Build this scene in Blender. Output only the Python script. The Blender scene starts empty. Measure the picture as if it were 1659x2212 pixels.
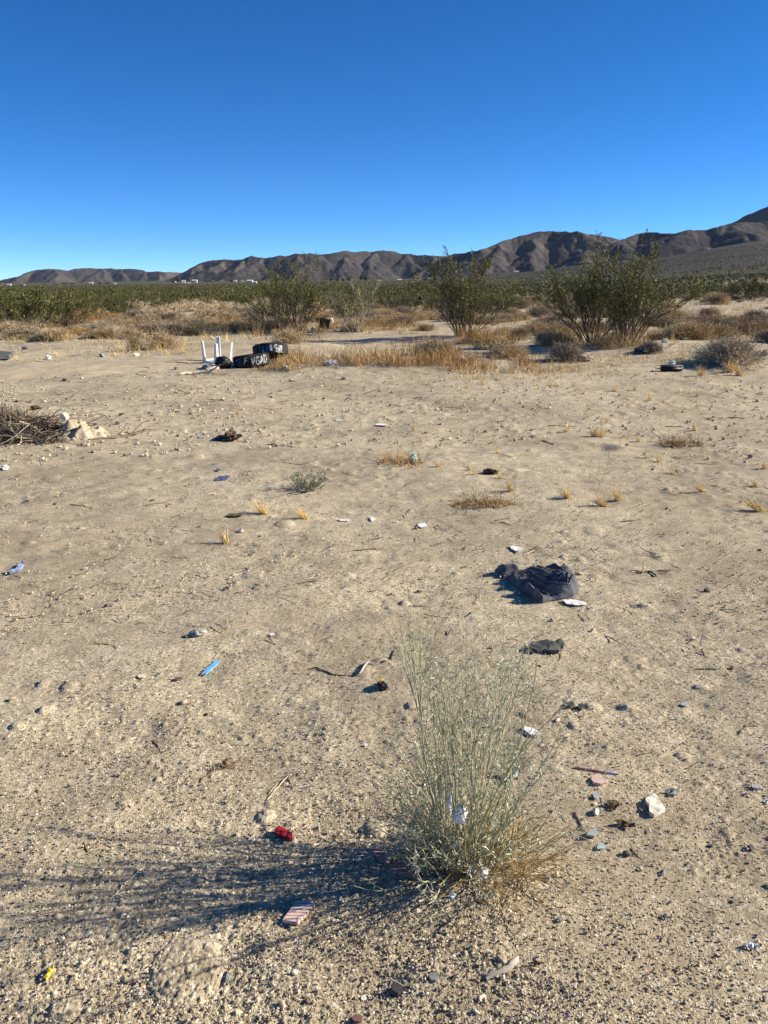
import bpy, bmesh, math
import numpy as np
from mathutils import Vector, noise as mnoise

sc = bpy.context.scene
COL = sc.collection
PI = math.pi

# ------------------------------------------------------------------ camera numbers
EYE = 1.5
HAZE = 9e-6
PITCH = math.radians(16.82)
FPX, CX, CY = 1662.0, 829.5, 1106.0        # focal length and centre for a 1659 x 2212 frame
PYH = CY - FPX * math.tan(PITCH)           # eye-level row
SUN_EL = math.radians(27.0)
SUN_DIR = Vector((0.990 * math.cos(SUN_EL), 0.140 * math.cos(SUN_EL), math.sin(SUN_EL)))

# ------------------------------------------------------------------ numpy noise
def h2(ix, iy, seed=0):
    ix, iy = np.atleast_1d(ix), np.atleast_1d(iy)
    a = (ix.astype(np.int64) * 374761393 + iy.astype(np.int64) * 668265263 + seed * 974634777) & 0xFFFFFFFF
    a = ((a ^ (a >> 13)) * 1274126177) & 0xFFFFFFFF
    a = ((a ^ (a >> 16)) * 1246822519) & 0xFFFFFFFF
    a = a ^ (a >> 15)
    return (a & 0xFFFFFF).astype(np.float64) / 16777216.0

def vn(x, y, seed=0):
    ix, iy = np.floor(x), np.floor(y)
    fx, fy = x - ix, y - iy
    fx = fx * fx * fx * (fx * (fx * 6 - 15) + 10); fy = fy * fy * fy * (fy * (fy * 6 - 15) + 10)
    a, b = h2(ix, iy, seed), h2(ix + 1, iy, seed)
    c, d = h2(ix, iy + 1, seed), h2(ix + 1, iy + 1, seed)
    return (a + (b - a) * fx) * (1 - fy) + (c + (d - c) * fx) * fy - 0.5

def fbm(x, y, seed=0, o=4):
    s, a = 0, 1.0
    for i in range(o):
        s = s + a * vn(x, y, seed + i); x = x * 2.03 + 17.3; y = y * 2.03 - 9.1; a *= 0.5
    return s

def bumps(x, y, cell, seed, present, rmin=.32, rmax=.62):
    """rounded grains: height of the tallest dome of this layer at each point (0..1)"""
    gx, gy = x / cell, y / cell
    ix, iy = np.floor(gx), np.floor(gy)
    out = np.zeros_like(gx)
    for dx in (-1, 0, 1):
        for dy in (-1, 0, 1):
            cx, cy = ix + dx, iy + dy
            r = rmin + (rmax - rmin) * h2(cx, cy, seed + 3)
            ex, ey = .7 + .6 * h2(cx, cy, seed + 5), .7 + .6 * h2(cx, cy, seed + 6)
            d2 = (((gx - cx - h2(cx, cy, seed)) * ex) ** 2 + ((gy - cy - h2(cx, cy, seed + 1)) * ey) ** 2) / (r * r)
            b = np.sqrt(np.clip(1 - d2, 0, 1)) * r * 1.6
            out = np.maximum(out, np.where(h2(cx, cy, seed + 2) < present, b, 0))
    return out

# ------------------------------------------------------------------ the lie of the land
_ly = np.log(np.array([25, 60, 120, 300, 800, 1500, 2500, 3200, 6000, 12000.]))
_us = np.array([-.62, -.48, -.24, 0, .15, .3, .48, .62])
_hl = np.array([-1.5, -2.4, -3.6, -6.0, -10.5, -14., -19., -21., -29., -45.])
_hc = np.array([-1.5, -2.2, -3.1, -5.0, -7.5, -8., -4., -2., 6., 30.])
_hr = np.array([-1.5, -1.9, -2.5, -3.0, 5., 45., 108., 145., 200., 260.])
_mix = [(0, 0, 1), (0, 0, 1), (0, .4, .6), (0, 1, 0), (.18, .82, 0), (.5, .5, 0), (1, 0, 0), (1.1, -.1, 0)]
_tab = np.array([a * _hr + b * _hc + c * _hl for a, b, c in _mix])
MOUNDS = []      # (x, y, radius, height) local swells, filled below

def far_h(x, y):
    r = np.hypot(x, y)
    ye = np.maximum(y, .6 * r) + 1e-6
    u = np.clip(x / ye, -.62, .62)
    l = np.log(np.clip(ye, 25, 12000))
    k = np.clip(np.searchsorted(_us, u) - 1, 0, len(_us) - 2)
    t = (u - _us[k]) / (_us[k + 1] - _us[k]); t = t * t * (3 - 2 * t)
    j = np.clip(np.searchsorted(_ly, l) - 1, 0, len(_ly) - 2)
    s = (l - _ly[j]) / (_ly[j + 1] - _ly[j])
    f = lambda kk: _tab[kk, j] * (1 - s) + _tab[kk, j + 1] * s
    return EYE + f(k) * (1 - t) + f(k + 1) * t

def H(x, y):
    x = np.asarray(x, float); y = np.asarray(y, float)
    r = np.hypot(x, y)
    x = np.asarray(x, float); z = far_h(x, y)
    near = np.clip((r - 1.5) / 6, 0, 1)
    z = z + near * (.05 * vn(x / 3.1, y / 3.1, 11) + .12 * vn(x / 9., y / 9., 12))
    z = z + np.clip((r - 17) / 10, 0, 1) * (.30 * vn(x / 4.5, y / 4.5, 13) + .5 * vn(x / 18., y / 18., 14)) * np.clip(2 - r / 400, 0, 1)
    z = z + .022 * fbm(x / .9, y / .9, 15, 3) * np.clip(r, 0, 1)
    for mx, my, mr, mh in MOUNDS:
        z = z + mh * np.exp(-((x - mx) ** 2 + (y - my) ** 2) / (mr * mr))
    x, y, r = np.broadcast_to(x, z.shape), np.broadcast_to(y, z.shape), np.broadcast_to(r, z.shape)
    k = r < 60
    if k.any():
        a, b, w = x[k], y[k], np.clip(r[k] * 2 - 1, 0, 1)
        p, q = a * .82 + b * .57, -a * .57 + b * .82
        z[k] += w * (.006 * fbm(a / .09, b / .09, 60, 3) * grit(a, b) + .008 * vn(a / .34, b / .34, 61) + .018 * fbm(p / .95, q / .45, 64, 3) + .007 * vn(p / .22, q / .12, 65)
                     - .03 * np.clip(vn(a / .17, b / .13, 62) - .24, 0, 1))
    return z

def grit(x, y): return np.clip(.72 + 1.6 * fbm(x / .6, y / .6, 41, 4), .12, 1.35)      # grit gathers in places

def P(px, py, ymax=9000.):
    """ground point seen at (px, py)"""
    a, b = (px - CX) / FPX, (CY - py) / FPX
    d = np.array([a, math.cos(PITCH) + b * math.sin(PITCH), -math.sin(PITCH) + b * math.cos(PITCH)])
    hi, lo = ymax, .8
    for n, q in ((700, 1), (60, 0), (30, 0)):
        ts = np.exp(np.linspace(math.log(lo), math.log(hi), n)) if q else np.linspace(lo, hi, n)
        under = EYE + d[2] * ts - H(d[0] * ts, d[1] * ts) < 0
        i = int(np.argmax(under)) if under.any() else n - 1
        lo, hi = ts[max(i - 1, 0)], ts[i]
    x, y = d[0] * hi, d[1] * hi
    return Vector((x, y, float(H(x, y)[0])))

def mpp(p):
    """metres per frame pixel at a point"""
    return (p[1] * math.cos(PITCH) - (p[2] - EYE) * math.sin(PITCH)) / FPX

# ------------------------------------------------------------------ materials
def mat(name, stops, scale=None, isl=0.0, rough=.9, spec=.2, bump=0, bscale=60, metal=0, hue=.0, detail=4, alpha=1, trans=0):
    """stops: colours of a noise ramp; isl: brightness spread from piece to piece"""
    m = bpy.data.materials.new(name); m.use_nodes = True
    nt = m.node_tree; N, L = nt.nodes, nt.links
    b = N['Principled BSDF']
    b.inputs['Roughness'].default_value = rough
    b.inputs['Specular IOR Level'].default_value = spec
    b.inputs['Metallic'].default_value = metal
    b.inputs['Alpha'].default_value = alpha
    if trans: b.inputs['Transmission Weight'].default_value = trans
    if not isinstance(stops[0], (tuple, list)): stops = [stops]
    tc = N.new('ShaderNodeTexCoord')
    if len(stops) > 1:
        no = N.new('ShaderNodeTexNoise'); no.inputs['Scale'].default_value = scale or 4; no.inputs['Detail'].default_value = detail
        no.inputs['Roughness'].default_value = .62
        L.new(tc.outputs['Object'], no.inputs['Vector'])
        r = N.new('ShaderNodeValToRGB'); L.new(no.outputs['Fac'], r.inputs['Fac'])
        el = r.color_ramp.elements
        while len(el) < len(stops): el.new(.5)
        for i, s in enumerate(stops):
            el[i].position = .32 + .36 * i / (len(stops) - 1); el[i].color = (*s, 1)
        out = r.outputs['Color']
    else:
        rgb = N.new('ShaderNodeRGB'); rgb.outputs[0].default_value = (*stops[0], 1); out = rgb.outputs[0]
    if isl:
        g = N.new('ShaderNodeNewGeometry'); oi = N.new('ShaderNodeObjectInfo')
        ad = N.new('ShaderNodeMath'); ad.operation = 'MULTIPLY_ADD'
        L.new(g.outputs['Random Per Island'], ad.inputs[0]); ad.inputs[1].default_value = 2 * isl; ad.inputs[2].default_value = 1 - isl * 1.45
        ad2 = N.new('ShaderNodeMath'); ad2.operation = 'MULTIPLY_ADD'
        L.new(oi.outputs['Random'], ad2.inputs[0]); ad2.inputs[1].default_value = .9 * isl; L.new(ad.outputs[0], ad2.inputs[2])
        hs = N.new('ShaderNodeHueSaturation'); L.new(ad2.outputs[0], hs.inputs['Value']); L.new(out, hs.inputs['Color'])
        if hue:
            w = N.new('ShaderNodeTexWhiteNoise'); w.noise_dimensions = '1D'; L.new(g.outputs['Random Per Island'], w.inputs['W'])
            mh = N.new('ShaderNodeMath'); mh.operation = 'MULTIPLY_ADD'; mh.inputs[1].default_value = 2 * hue; mh.inputs[2].default_value = .5 - hue
            L.new(w.outputs['Value'], mh.inputs[0]); L.new(mh.outputs[0], hs.inputs['Hue'])
        out = hs.outputs['Color']
    L.new(out, b.inputs['Base Color'])
    if bump:
        nb = N.new('ShaderNodeTexNoise'); nb.inputs['Scale'].default_value = bscale; nb.inputs['Detail'].default_value = 5
        L.new(tc.outputs['Object'], nb.inputs['Vector'])
        bp = N.new('ShaderNodeBump'); bp.inputs['Strength'].default_value = 1; bp.inputs['Distance'].default_value = bump
        L.new(nb.outputs['Fac'], bp.inputs['Height']); L.new(bp.outputs['Normal'], b.inputs['Normal'])
    return m

def ramp(N, L, src, pts):
    r = N.new('ShaderNodeValToRGB'); L.new(src, r.inputs['Fac'])
    el = r.color_ramp.elements
    while len(el) < len(pts): el.new(.5)
    for e, (p, c) in zip(el, pts):
        e.position = p; e.color = (*c, 1) if isinstance(c, tuple) else (c, c, c, 1)
    return r.outputs['Color']

def mix(N, L, fac, a, b, mode='MIX'):
    m = N.new('ShaderNodeMix'); m.data_type = 'RGBA'; m.blend_type = mode
    for s, v in ((m.inputs[0], fac), (m.inputs[6], a), (m.inputs[7], b)):
        if hasattr(v, 'is_linked'): L.new(v, s)
        elif isinstance(v, tuple): s.default_value = (*v, 1)
        else: s.default_value = v
    return m.outputs[2]

def tex(N, L, vec, scale, detail=4, rough=.6):
    t = N.new('ShaderNodeTexNoise'); t.inputs['Scale'].default_value = scale; t.inputs['Detail'].default_value = detail
    t.inputs['Roughness'].default_value = rough; L.new(vec, t.inputs['Vector']); return t.outputs['Fac']

def sand_material(name, track=False):
    m = bpy.data.materials.new(name); m.use_nodes = True
    nt = m.node_tree; N, L = nt.nodes, nt.links
    b = N['Principled BSDF']; b.inputs['Roughness'].default_value = .95; b.inputs['Specular IOR Level'].default_value = .1
    tc = N.new('ShaderNodeTexCoord'); v = tc.outputs['Object']
    vo = N.new('ShaderNodeTexVoronoi'); vo.inputs['Scale'].default_value = 150; L.new(v, vo.inputs['Vector'])
    sx = N.new('ShaderNodeSeparateColor'); L.new(vo.outputs['Color'], sx.inputs[0])
    if track:
        g = ramp(N, L, sx.outputs[0], [(0, (.40, .32, .215)), (.5, (.50, .41, .285)), (1, (.60, .51, .37))])
        dark = (.44, .355, .245)
    else:
        g = ramp(N, L, sx.outputs[0], [(0, (.26, .212, .155)), (.13, (.39, .32, .22)), (.55, (.50, .42, .287)), (.85, (.60, .515, .365)), (1, (.80, .73, .60))])
        dark = (.30, .243, .17)
    p1 = ramp(N, L, tex(N, L, v, .6, 6, .66), [(.44, 0.), (.64, 1.)])
    c = mix(N, L, .0, g, dark)
    mx = N.new('ShaderNodeMath'); mx.operation = 'MULTIPLY'; mx.inputs[1].default_value = .72
    L.new(p1, mx.inputs[0]); L.new(mx.outputs[0], c.node.inputs[0])
    p2 = ramp(N, L, tex(N, L, v, 6, 4, .7), [(.35, (.78, .76, .74)), (.62, (1.06, 1.05, 1.03))])
    c = mix(N, L, 1., c, p2, 'MULTIPLY')
    if not track:
        # far off, the plain carries its cover of scrub
        at = N.new('ShaderNodeAttribute'); at.attribute_name = 'cover'
        vs = N.new('ShaderNodeTexVoronoi'); vs.inputs['Scale'].default_value = .16; L.new(v, vs.inputs['Vector'])
        green = ramp(N, L, vs.outputs['Distance'], [(.15, (.050, .056, .020)), (.75, (.125, .105, .06))])
        brown = ramp(N, L, vs.outputs['Distance'], [(.1, (.026, .025, .016)), (.5, (.054, .046, .035)), (.9, (.085, .071, .055))])
        big = ramp(N, L, tex(N, L, v, .006, 4, .6), [(.35, (.8, .8, .8)), (.65, (1.15, 1.13, 1.1))])
        sp = N.new('ShaderNodeSeparateColor'); L.new(at.outputs['Color'], sp.inputs[0])
        far = mix(N, L, sp.outputs[1], green, brown)
        far = mix(N, L, 1., far, big, 'MULTIPLY')
        c = mix(N, L, sp.outputs[0], c, far)
    L.new(c, b.inputs['Base Color'])
    bp = N.new('ShaderNodeBump'); bp.inputs['Strength'].default_value = 1; bp.inputs['Distance'].default_value = .0035
    f = tex(N, L, v, 230, 3, .6)
    L.new(f, bp.inputs['Height']); L.new(bp.outputs['Normal'], b.inputs['Normal'])
    return m

M = {}
M['sand'] = sand_material('sand')
M['track'] = sand_material('track_sand', True)
M['creo_leaf'] = mat('creosote_leaf', [(.13, .135, .022), (.21, .20, .038), (.28, .245, .065)], 2.2, .45, .6, .3, hue=.02)
M['plain_leaf'] = mat('plain_creosote_leaf', [(.075, .08, .015), (.125, .122, .026), (.18, .16, .045)], 1.2, .5, .6, .3, hue=.02)
M['creo_stem'] = mat('creosote_stem', [(.055, .045, .036), (.11, .09, .07), (.17, .14, .11)], 3, .35)
M['pale_stem'] = mat('bleached_stem', [(.22, .19, .16), (.36, .31, .26)], 4, .3)
M['dry'] = mat('dry_twig', [(.29, .205, .115), (.47, .355, .205), (.60, .475, .285)], 1.3, .45, hue=.012)
M['drygrey'] = mat('grey_dry_twig', [(.19, .155, .115), (.35, .285, .20), (.52, .43, .30)], 1.3, .45, hue=.01)
M['rust'] = mat('rust_grass', [(.30, .16, .055), (.46, .29, .12), (.58, .42, .21)], .9, .45, hue=.015)
M['straw'] = mat('straw', [(.66, .46, .17), (.82, .63, .30)], 3, .3)
M['scrub'] = mat('scrub_leaf', [(.062, .066, .015), (.095, .092, .024), (.165, .128, .07)], .035, .4, .7, .2, hue=.02)
M['wiry_stem'] = mat('wiry_stem', [(.30, .29, .17), (.41, .39, .245), (.48, .43, .28)], 6, .3, .7, .3)
M['wiry_leaf'] = mat('wiry_leaf', [(.27, .30, .205), (.40, .42, .30), (.48, .48, .36)], 8, .35, .7, .3)
M['wiry_dry'] = mat('wiry_straw', [(.46, .31, .12), (.60, .44, .20)], 8, .3, .8)
M['weed_leaf'] = mat('weed_leaf', [(.13, .155, .095), (.24, .265, .175)], 20, .4, .7)
M['rockm'] = mat('mountain_rock', [(.5, .5, .5)], rough=.95)
M['stone_pale'] = mat('pale_stone', [(.50, .42, .30), (.66, .58, .45), (.74, .68, .58)], 18, .1, .9, bump=.002, bscale=120)
M['stone_tan'] = mat('tan_stone', [(.33, .24, .155), (.47, .37, .25), (.56, .46, .33)], 22, .1, .9, bump=.002, bscale=120)
M['stone_grey'] = mat('grey_stone', [(.13, .13, .13), (.24, .24, .235), (.36, .35, .34)], 40, .1, .8, bump=.001, bscale=150)
M['stone_dark'] = mat('dark_stone', [(.045, .042, .042), (.085, .08, .078)], 30, .1, .75, bump=.001, bscale=150)
M['stone_white'] = mat('white_rock', [(.56, .44, .29), (.80, .74, .60), (.84, .79, .66)], 26, .05, .9, bump=.001, bscale=90)
M['stone_brown'] = mat('brown_stone', [(.12, .075, .05), (.22, .15, .10)], 30, .1, .85)
M['white'] = mat('white_plastic', [(.72, .71, .68), (.82, .81, .79)], 5, 0, .45, .4)
M['dirty_white'] = mat('soiled_white', [(.44, .38, .30), (.70, .67, .62), (.80, .78, .74)], 5, .1, .7)
M['paper'] = mat('paper', [(.72, .70, .66), (.84, .83, .81)], 20, .05, .8)
M['beige'] = mat('beige_cloth', [(.48, .38, .28), (.64, .54, .43)], 8, .1, .9)
M['black'] = mat('black_plastic', [(.010, .010, .011), (.022, .022, .023)], 12, 0, .5, .3)
M['rubber'] = mat('tyre_rubber', [(.010, .010, .011), (.022, .021, .021), (.05, .045, .04)], 9, 0, .75, .25)
M['charcoal'] = mat('charcoal_cloth', [(.075, .075, .084), (.115, .115, .127), (.16, .157, .167)], 14, 0, .95, .1, bump=.0006, bscale=500)
M['blue'] = mat('blue_plastic', [(.16, .42, .72), (.22, .50, .80)], 30, 0, .35, .5)
M['bluecloth'] = mat('blue_scrap', [(.06, .075, .16), (.14, .16, .27)], 30, 0, .8)
M['bluewhite'] = mat('pale_blue_scrap', [(.10, .15, .34), (.45, .48, .58)], 40, 0, .6)
M['red'] = mat('dark_red', [(.22, .010, .018), (.34, .02, .03)], 40, 0, .6)
M['yellow'] = mat('yellow_plastic', [(.70, .48, .03), (.82, .60, .06)], 30, 0, .5)
M['greenshard'] = mat('grey_green_glass', [(.24, .28, .24), (.34, .37, .32)], 30, 0, .4, .5)
M['greyshard'] = mat('grey_shard', [(.33, .34, .32), (.42, .43, .41)], 25, 0, .5, .4)
M['tealshard'] = mat('teal_shard', [(.32, .43, .40), (.46, .56, .52)], 25, 0, .4, .5)
M['pink'] = mat('pink_shard', [(.56, .37, .33), (.66, .48, .44)], 25, 0, .7)
M['terracotta'] = mat('reddish_tile', [(.36, .18, .14), (.46, .27, .22)], 30, 0, .85)
M['lilac'] = mat('lilac_plastic', [(.24, .24, .42), (.42, .42, .60)], 20, 0, .5, .4)
M['pinkwood'] = mat('pinkish_wood', [(.38, .21, .16), (.50, .31, .25)], 30, 0, .7)
M['wood'] = mat('weathered_wood', [(.30, .255, .20), (.46, .41, .34), (.55, .50, .43)], 14, .1, .95, bump=.003, bscale=40)
M['pinklog'] = mat('pale_log', [(.42, .33, .26), (.58, .48, .40)], 6, 0, .95, bump=.004, bscale=30)
M['twig'] = mat('dead_twig', [(.07, .05, .035), (.16, .12, .085), (.30, .24, .17)], 9, .4)
M['palestalk'] = mat('pale_stalk', [(.52, .42, .28), (.66, .56, .40)], 9, .2)
M['leafbrown'] = mat('brown_leaf', [(.10, .065, .035), (.20, .13, .075)], 30, .2)
M['orangeleaf'] = mat('orange_leaf', [(.42, .20, .04), (.55, .30, .08)], 30, .2)
M['mint'] = mat('mint_wrap', [(.36, .56, .47), (.58, .74, .65)], 30, .1, .6)
M['asphalt'] = mat('old_rubber_sheet', [(.032, .035, .034), (.075, .078, .072), (.13, .125, .11)], 14, 0, .9, bump=.002, bscale=70)
M['foil'] = mat('foil', [(.45, .47, .50), (.72, .73, .75)], 60, 0, .35, .5, metal=.3)
M['film'] = mat('clear_film', [(.66, .63, .58), (.82, .80, .76)], 30, 0, .3, .5, alpha=.62)
M['feather'] = mat('grey_fluff', [(.22, .19, .17), (.46, .42, .38)], 40, .2)
M['bark'] = mat('dark_bark', [(.055, .03, .02), (.12, .07, .045)], 50, .2)
M['cap'] = mat('brown_disc', [(.17, .09, .075), (.23, .13, .11)], 40, 0, .6)
M['tarp'] = mat('dark_sheet', [(.05, .05, .05), (.10, .10, .10), (.16, .16, .155)], 4, 0, .8)
M['darkgreen'] = mat('far_tree', [(.016, .022, .012), (.035, .045, .02)], .5, .3)
M['soil'] = mat('loose_soil', [(.34, .27, .18), (.47, .385, .265), (.55, .46, .33)], 9, 0, .95, .05, bump=.01, bscale=45)
M['housewhite'] = mat('white_render', [(.74, .72, .68)], rough=.8)
M['housetan'] = mat('tan_render', [(.42, .34, .26)], rough=.8)
M['roofpale'] = mat('pale_roof', [(.66, .64, .62)], rough=.6)
M['roofbrown'] = mat('brown_roof', [(.20, .14, .11)], rough=.8)
M['paintwhite'] = mat('white_spray_paint', [(.10, .10, .10), (.42, .42, .43), (.66, .66, .66)], 26, 0, .8)
M['paintblue'] = mat('blue_spray_paint', [(.05, .10, .22), (.09, .17, .32)], 30, 0, .8)

def gravel_material():
    m = bpy.data.materials.new('gravel_grain'); m.use_nodes = True
    N, L = m.node_tree.nodes, m.node_tree.links
    b = N['Principled BSDF']; b.inputs['Roughness'].default_value = .9; b.inputs['Specular IOR Level'].default_value = .15
    g = N.new('ShaderNodeNewGeometry')
    c = ramp(N, L, g.outputs['Random Per Island'], [(0, (.10, .09, .08)), (.05, (.26, .21, .15)), (.3, (.45, .365, .25)), (.75, (.62, .52, .365)), (.95, (.72, .63, .48)), (1, (.82, .77, .68))])
    L.new(c, b.inputs['Base Color']); return m
M['gravel'] = gravel_material()

def tile_material():
    m = bpy.data.materials.new('striped_pink_tile'); m.use_nodes = True
    N, L = m.node_tree.nodes, m.node_tree.links
    b = N['Principled BSDF']; b.inputs['Roughness'].default_value = .7
    tc = N.new('ShaderNodeTexCoord')
    w = N.new('ShaderNodeTexWave'); w.inputs['Scale'].default_value = 32; w.inputs['Distortion'].default_value = 1.2
    w.inputs['Detail'].default_value = 2; w.bands_direction = 'Y'
    L.new(tc.outputs['Object'], w.inputs['Vector'])
    c = ramp(N, L, w.outputs['Fac'], [(.3, (.46, .26, .215)), (.75, (.72, .57, .51))])
    L.new(c, b.inputs['Base Color']); return m
M['tile'] = tile_material()

def mountain_material():
    m = M['rockm']; N, L = m.node_tree.nodes, m.node_tree.links
    b = N['Principled BSDF']; b.inputs['Specular IOR Level'].default_value = .05
    tc = N.new('ShaderNodeTexCoord'); v = tc.outputs['Object']
    c = ramp(N, L, tex(N, L, v, .0035, 6, .65), [(.3, (.055, .051, .056)), (.5, (.084, .074, .074)), (.66, (.138, .117, .100))])
    s = ramp(N, L, tex(N, L, v, .03, 4, .7), [(.36, (.72, .72, .72)), (.62, (1.12, 1.1, 1.08))])
    vo = N.new('ShaderNodeTexVoronoi'); vo.inputs['Scale'].default_value = .1; L.new(v, vo.inputs['Vector'])
    d = ramp(N, L, vo.outputs['Distance'], [(.12, (.55, .56, .5)), (.4, (1., 1., 1.))])
    c = mix(N, L, 1., c, s, 'MULTIPLY'); c = mix(N, L, .8, c, d, 'MULTIPLY')
    L.new(c, b.inputs['Base Color'])
    bp = N.new('ShaderNodeBump'); bp.inputs['Distance'].default_value = 9; bp.inputs['Strength'].default_value = .8
    L.new(tex(N, L, v, .02, 6, .65), bp.inputs['Height']); L.new(bp.outputs['Normal'], b.inputs['Normal'])
mountain_material()

# ------------------------------------------------------------------ object helpers
def tag(o, label=None, cat=None, group=None, kind=None):
    if label: o['label'] = label
    if cat: o['category'] = cat
    if group: o['group'] = group
    if kind: o['kind'] = kind
    return o

def link(name, me, parent=None, loc=None):
    o = bpy.data.objects.new(name, me); COL.objects.link(o)
    if parent: o.parent = parent
    if loc is not None: o.location = loc
    return o

def thing(name, label, cat, loc=(0, 0, 0), rz=0, group=None):
    o = link(name, None, None, loc); o.rotation_euler = (0, 0, rz)
    o.empty_display_size = .1
    return tag(o, label, cat, group)

def mesh_np(name, V, F, m, smooth=True, idx=None):
    """V (n,3); F (k,3|4) int array or list of such arrays; m material or list; idx per-array material index"""
    Fs = F if isinstance(F, list) else [F]
    mats = m if isinstance(m, (list, tuple)) else [m]
    me = bpy.data.meshes.new(name)
    V = np.ascontiguousarray(V, dtype=np.float32)
    Fs = [np.asarray(f, dtype=np.int32) for f in Fs]
    loops = np.concatenate([f.ravel() for f in Fs])
    sizes = np.concatenate([np.full(len(f), f.shape[1], np.int32) for f in Fs])
    starts = np.concatenate([[0], np.cumsum(sizes)[:-1]]).astype(np.int32)
    me.vertices.add(len(V)); me.vertices.foreach_set('co', V.ravel())
    me.loops.add(len(loops)); me.loops.foreach_set('vertex_index', loops)
    me.polygons.add(len(sizes)); me.polygons.foreach_set('loop_start', starts)
    me.polygons.foreach_set('loop_total', sizes)
    for x in mats: me.materials.append(x)
    if idx is not None:
        me.polygons.foreach_set('material_index', np.concatenate([np.full(len(f), i, np.int32) for f, i in zip(Fs, idx)]))
    me.polygons.foreach_set('use_smooth', np.full(len(sizes), smooth, bool))
    me.update(calc_edges=True)
    return me

class Geo:
    """collects arrays of vertices and faces for one mesh"""
    def __init__(s): s.V, s.F, s.I, s.n = [], [], [], 0
    def add(s, V, F, i=0):
        s.V.append(V); s.F.append(np.asarray(F) + s.n); s.I.append(i); s.n += len(V); return s
    def mesh(s, name, m, smooth=True): return mesh_np(name, np.concatenate(s.V), s.F, m, smooth, s.I)
    def obj(s, name, m, parent=None, loc=None, smooth=True): return link(name, s.mesh(name, m, smooth), parent, loc)

def unit(v): return v / np.maximum(np.linalg.norm(v, axis=-1, keepdims=True), 1e-9)

def grow(S, D, Ln, K, rng, wob=.15, up=0.):
    """paths (N,K,3) from starts, directions, lengths"""
    S = np.asarray(S, float); D = unit(np.asarray(D, float)); N = len(S)
    out = np.zeros((N, K, 3)); out[:, 0] = S
    for k in range(1, K):
        D = D + wob * rng.normal(size=(N, 3)); D[:, 2] += up; D = unit(D)
        out[:, k] = out[:, k - 1] + D * (np.asarray(Ln).reshape(-1, 1) / (K - 1))
    return out

def tubes(Pt, R, sides=3):
    N, K, _ = Pt.shape
    T = np.gradient(Pt, axis=1); T = unit(T)
    ref = np.where(np.abs(T[..., 2:3]) > .9, np.array([1., 0, 0]), np.array([0, 0, 1.]))
    A = unit(np.cross(T, ref)); B = np.cross(T, A)
    a = np.arange(sides) * 2 * PI / sides
    V = Pt[:, :, None, :] + R[:, :, None, None] * (A[:, :, None, :] * np.cos(a)[None, None, :, None] + B[:, :, None, :] * np.sin(a)[None, None, :, None])
    base = (np.arange(N) * K * sides)[:, None, None] + (np.arange(K - 1) * sides)[None, :, None]
    s = np.arange(sides)[None, None, :]; s2 = (s + 1) % sides
    F = np.stack([base + s, base + s2, base + sides + s2, base + sides + s], -1).reshape(-1, 4)
    return V.reshape(-1, 3), F

def ribbons(Pt, W, rng):
    N, K, _ = Pt.shape
    T = unit(np.gradient(Pt, axis=1))
    S = unit(np.cross(T, unit(rng.normal(size=(N, 1, 3))) + np.zeros((N, K, 3))))
    V = np.stack([Pt - S * W[..., None] * .5, Pt + S * W[..., None] * .5], 2).reshape(-1, 3)
    b = (np.arange(N) * K * 2)[:, None] + (np.arange(K - 1) * 2)[None, :]
    F = np.stack([b, b + 1, b + 3, b + 2], -1).reshape(-1, 4)
    return V, F

def leaves(C, D, Ln, Wd, rng):
    """diamond leaves from points C along D"""
    N = len(C); D = unit(D); S = unit(np.cross(D, rng.normal(size=(N, 3))))
    Ln = np.asarray(Ln).reshape(-1, 1); Wd = np.asarray(Wd).reshape(-1, 1)
    nrm = np.cross(D, S)
    V = np.stack([C, C + D * Ln * .5 + S * Wd * .5 + nrm * Wd * .12, C + D * Ln, C + D * Ln * .5 - S * Wd * .5 + nrm * Wd * .12], 1).reshape(-1, 3)
    return V, (np.arange(N) * 4)[:, None] + np.arange(4)[None, :]

def branch(Pt, n, t0, t1, ang, rng, upb=.2):
    """n children per path: starts, directions"""
    N, K, _ = Pt.shape
    t = rng.uniform(t0, t1, (N, n)) * (K - 1); i = np.minimum(t.astype(int), K - 2); f = (t - i)[..., None]
    r = np.arange(N)[:, None]
    S = Pt[r, i] * (1 - f) + Pt[r, i + 1] * f
    T = unit(Pt[r, i + 1] - Pt[r, i])
    D = T + math.tan(ang) * unit(rng.normal(size=T.shape)); D[..., 2] += upb
    return S.reshape(-1, 3), unit(D).reshape(-1, 3), (t / (K - 1)).reshape(-1)

def taper(N, K, a, b, rng=None):
    r = np.linspace(1, 0, K)[None, :] * (a - b) + b
    r = np.repeat(r, N, 0)
    return r * rng.uniform(.7, 1.3, (N, 1)) if rng is not None else r

def cone_dirs(N, lo, hi, rng, lean=(0, 0)):
    a = rng.uniform(0, 2 * PI, N); t = rng.uniform(lo, hi, N)
    D = np.stack([np.sin(t) * np.cos(a) + lean[0], np.sin(t) * np.sin(a) + lean[1], np.cos(t)], -1)
    return unit(D), a

# ------------------------------------------------------------------ near swells of the ground
def swell(px, py, r, h):
    p = P(px, py); MOUNDS.append((p.x, p.y, r, h))
_sw = [(1335, 968, .13, .03), (1306, 966, .10, -.035), (60, 945, .55, .05), (1560, 1690, .25, -.02),
       (1480, 1480, .5, -.025), (700, 1250, .6, .02), (360, 1600, .5, -.018), (880, 785, 1.6, .06), (1000, 770, 1.6, .07), (760, 790, 1.2, .05),
       (1010, 1900, .16, .025), (1560, 2000, .3, -.02), (1300, 760, 2., .16), (1575, 770, 1.6, .12), (1005, 735, 1.6, .10)]
for a in _sw: swell(*a)

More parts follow.
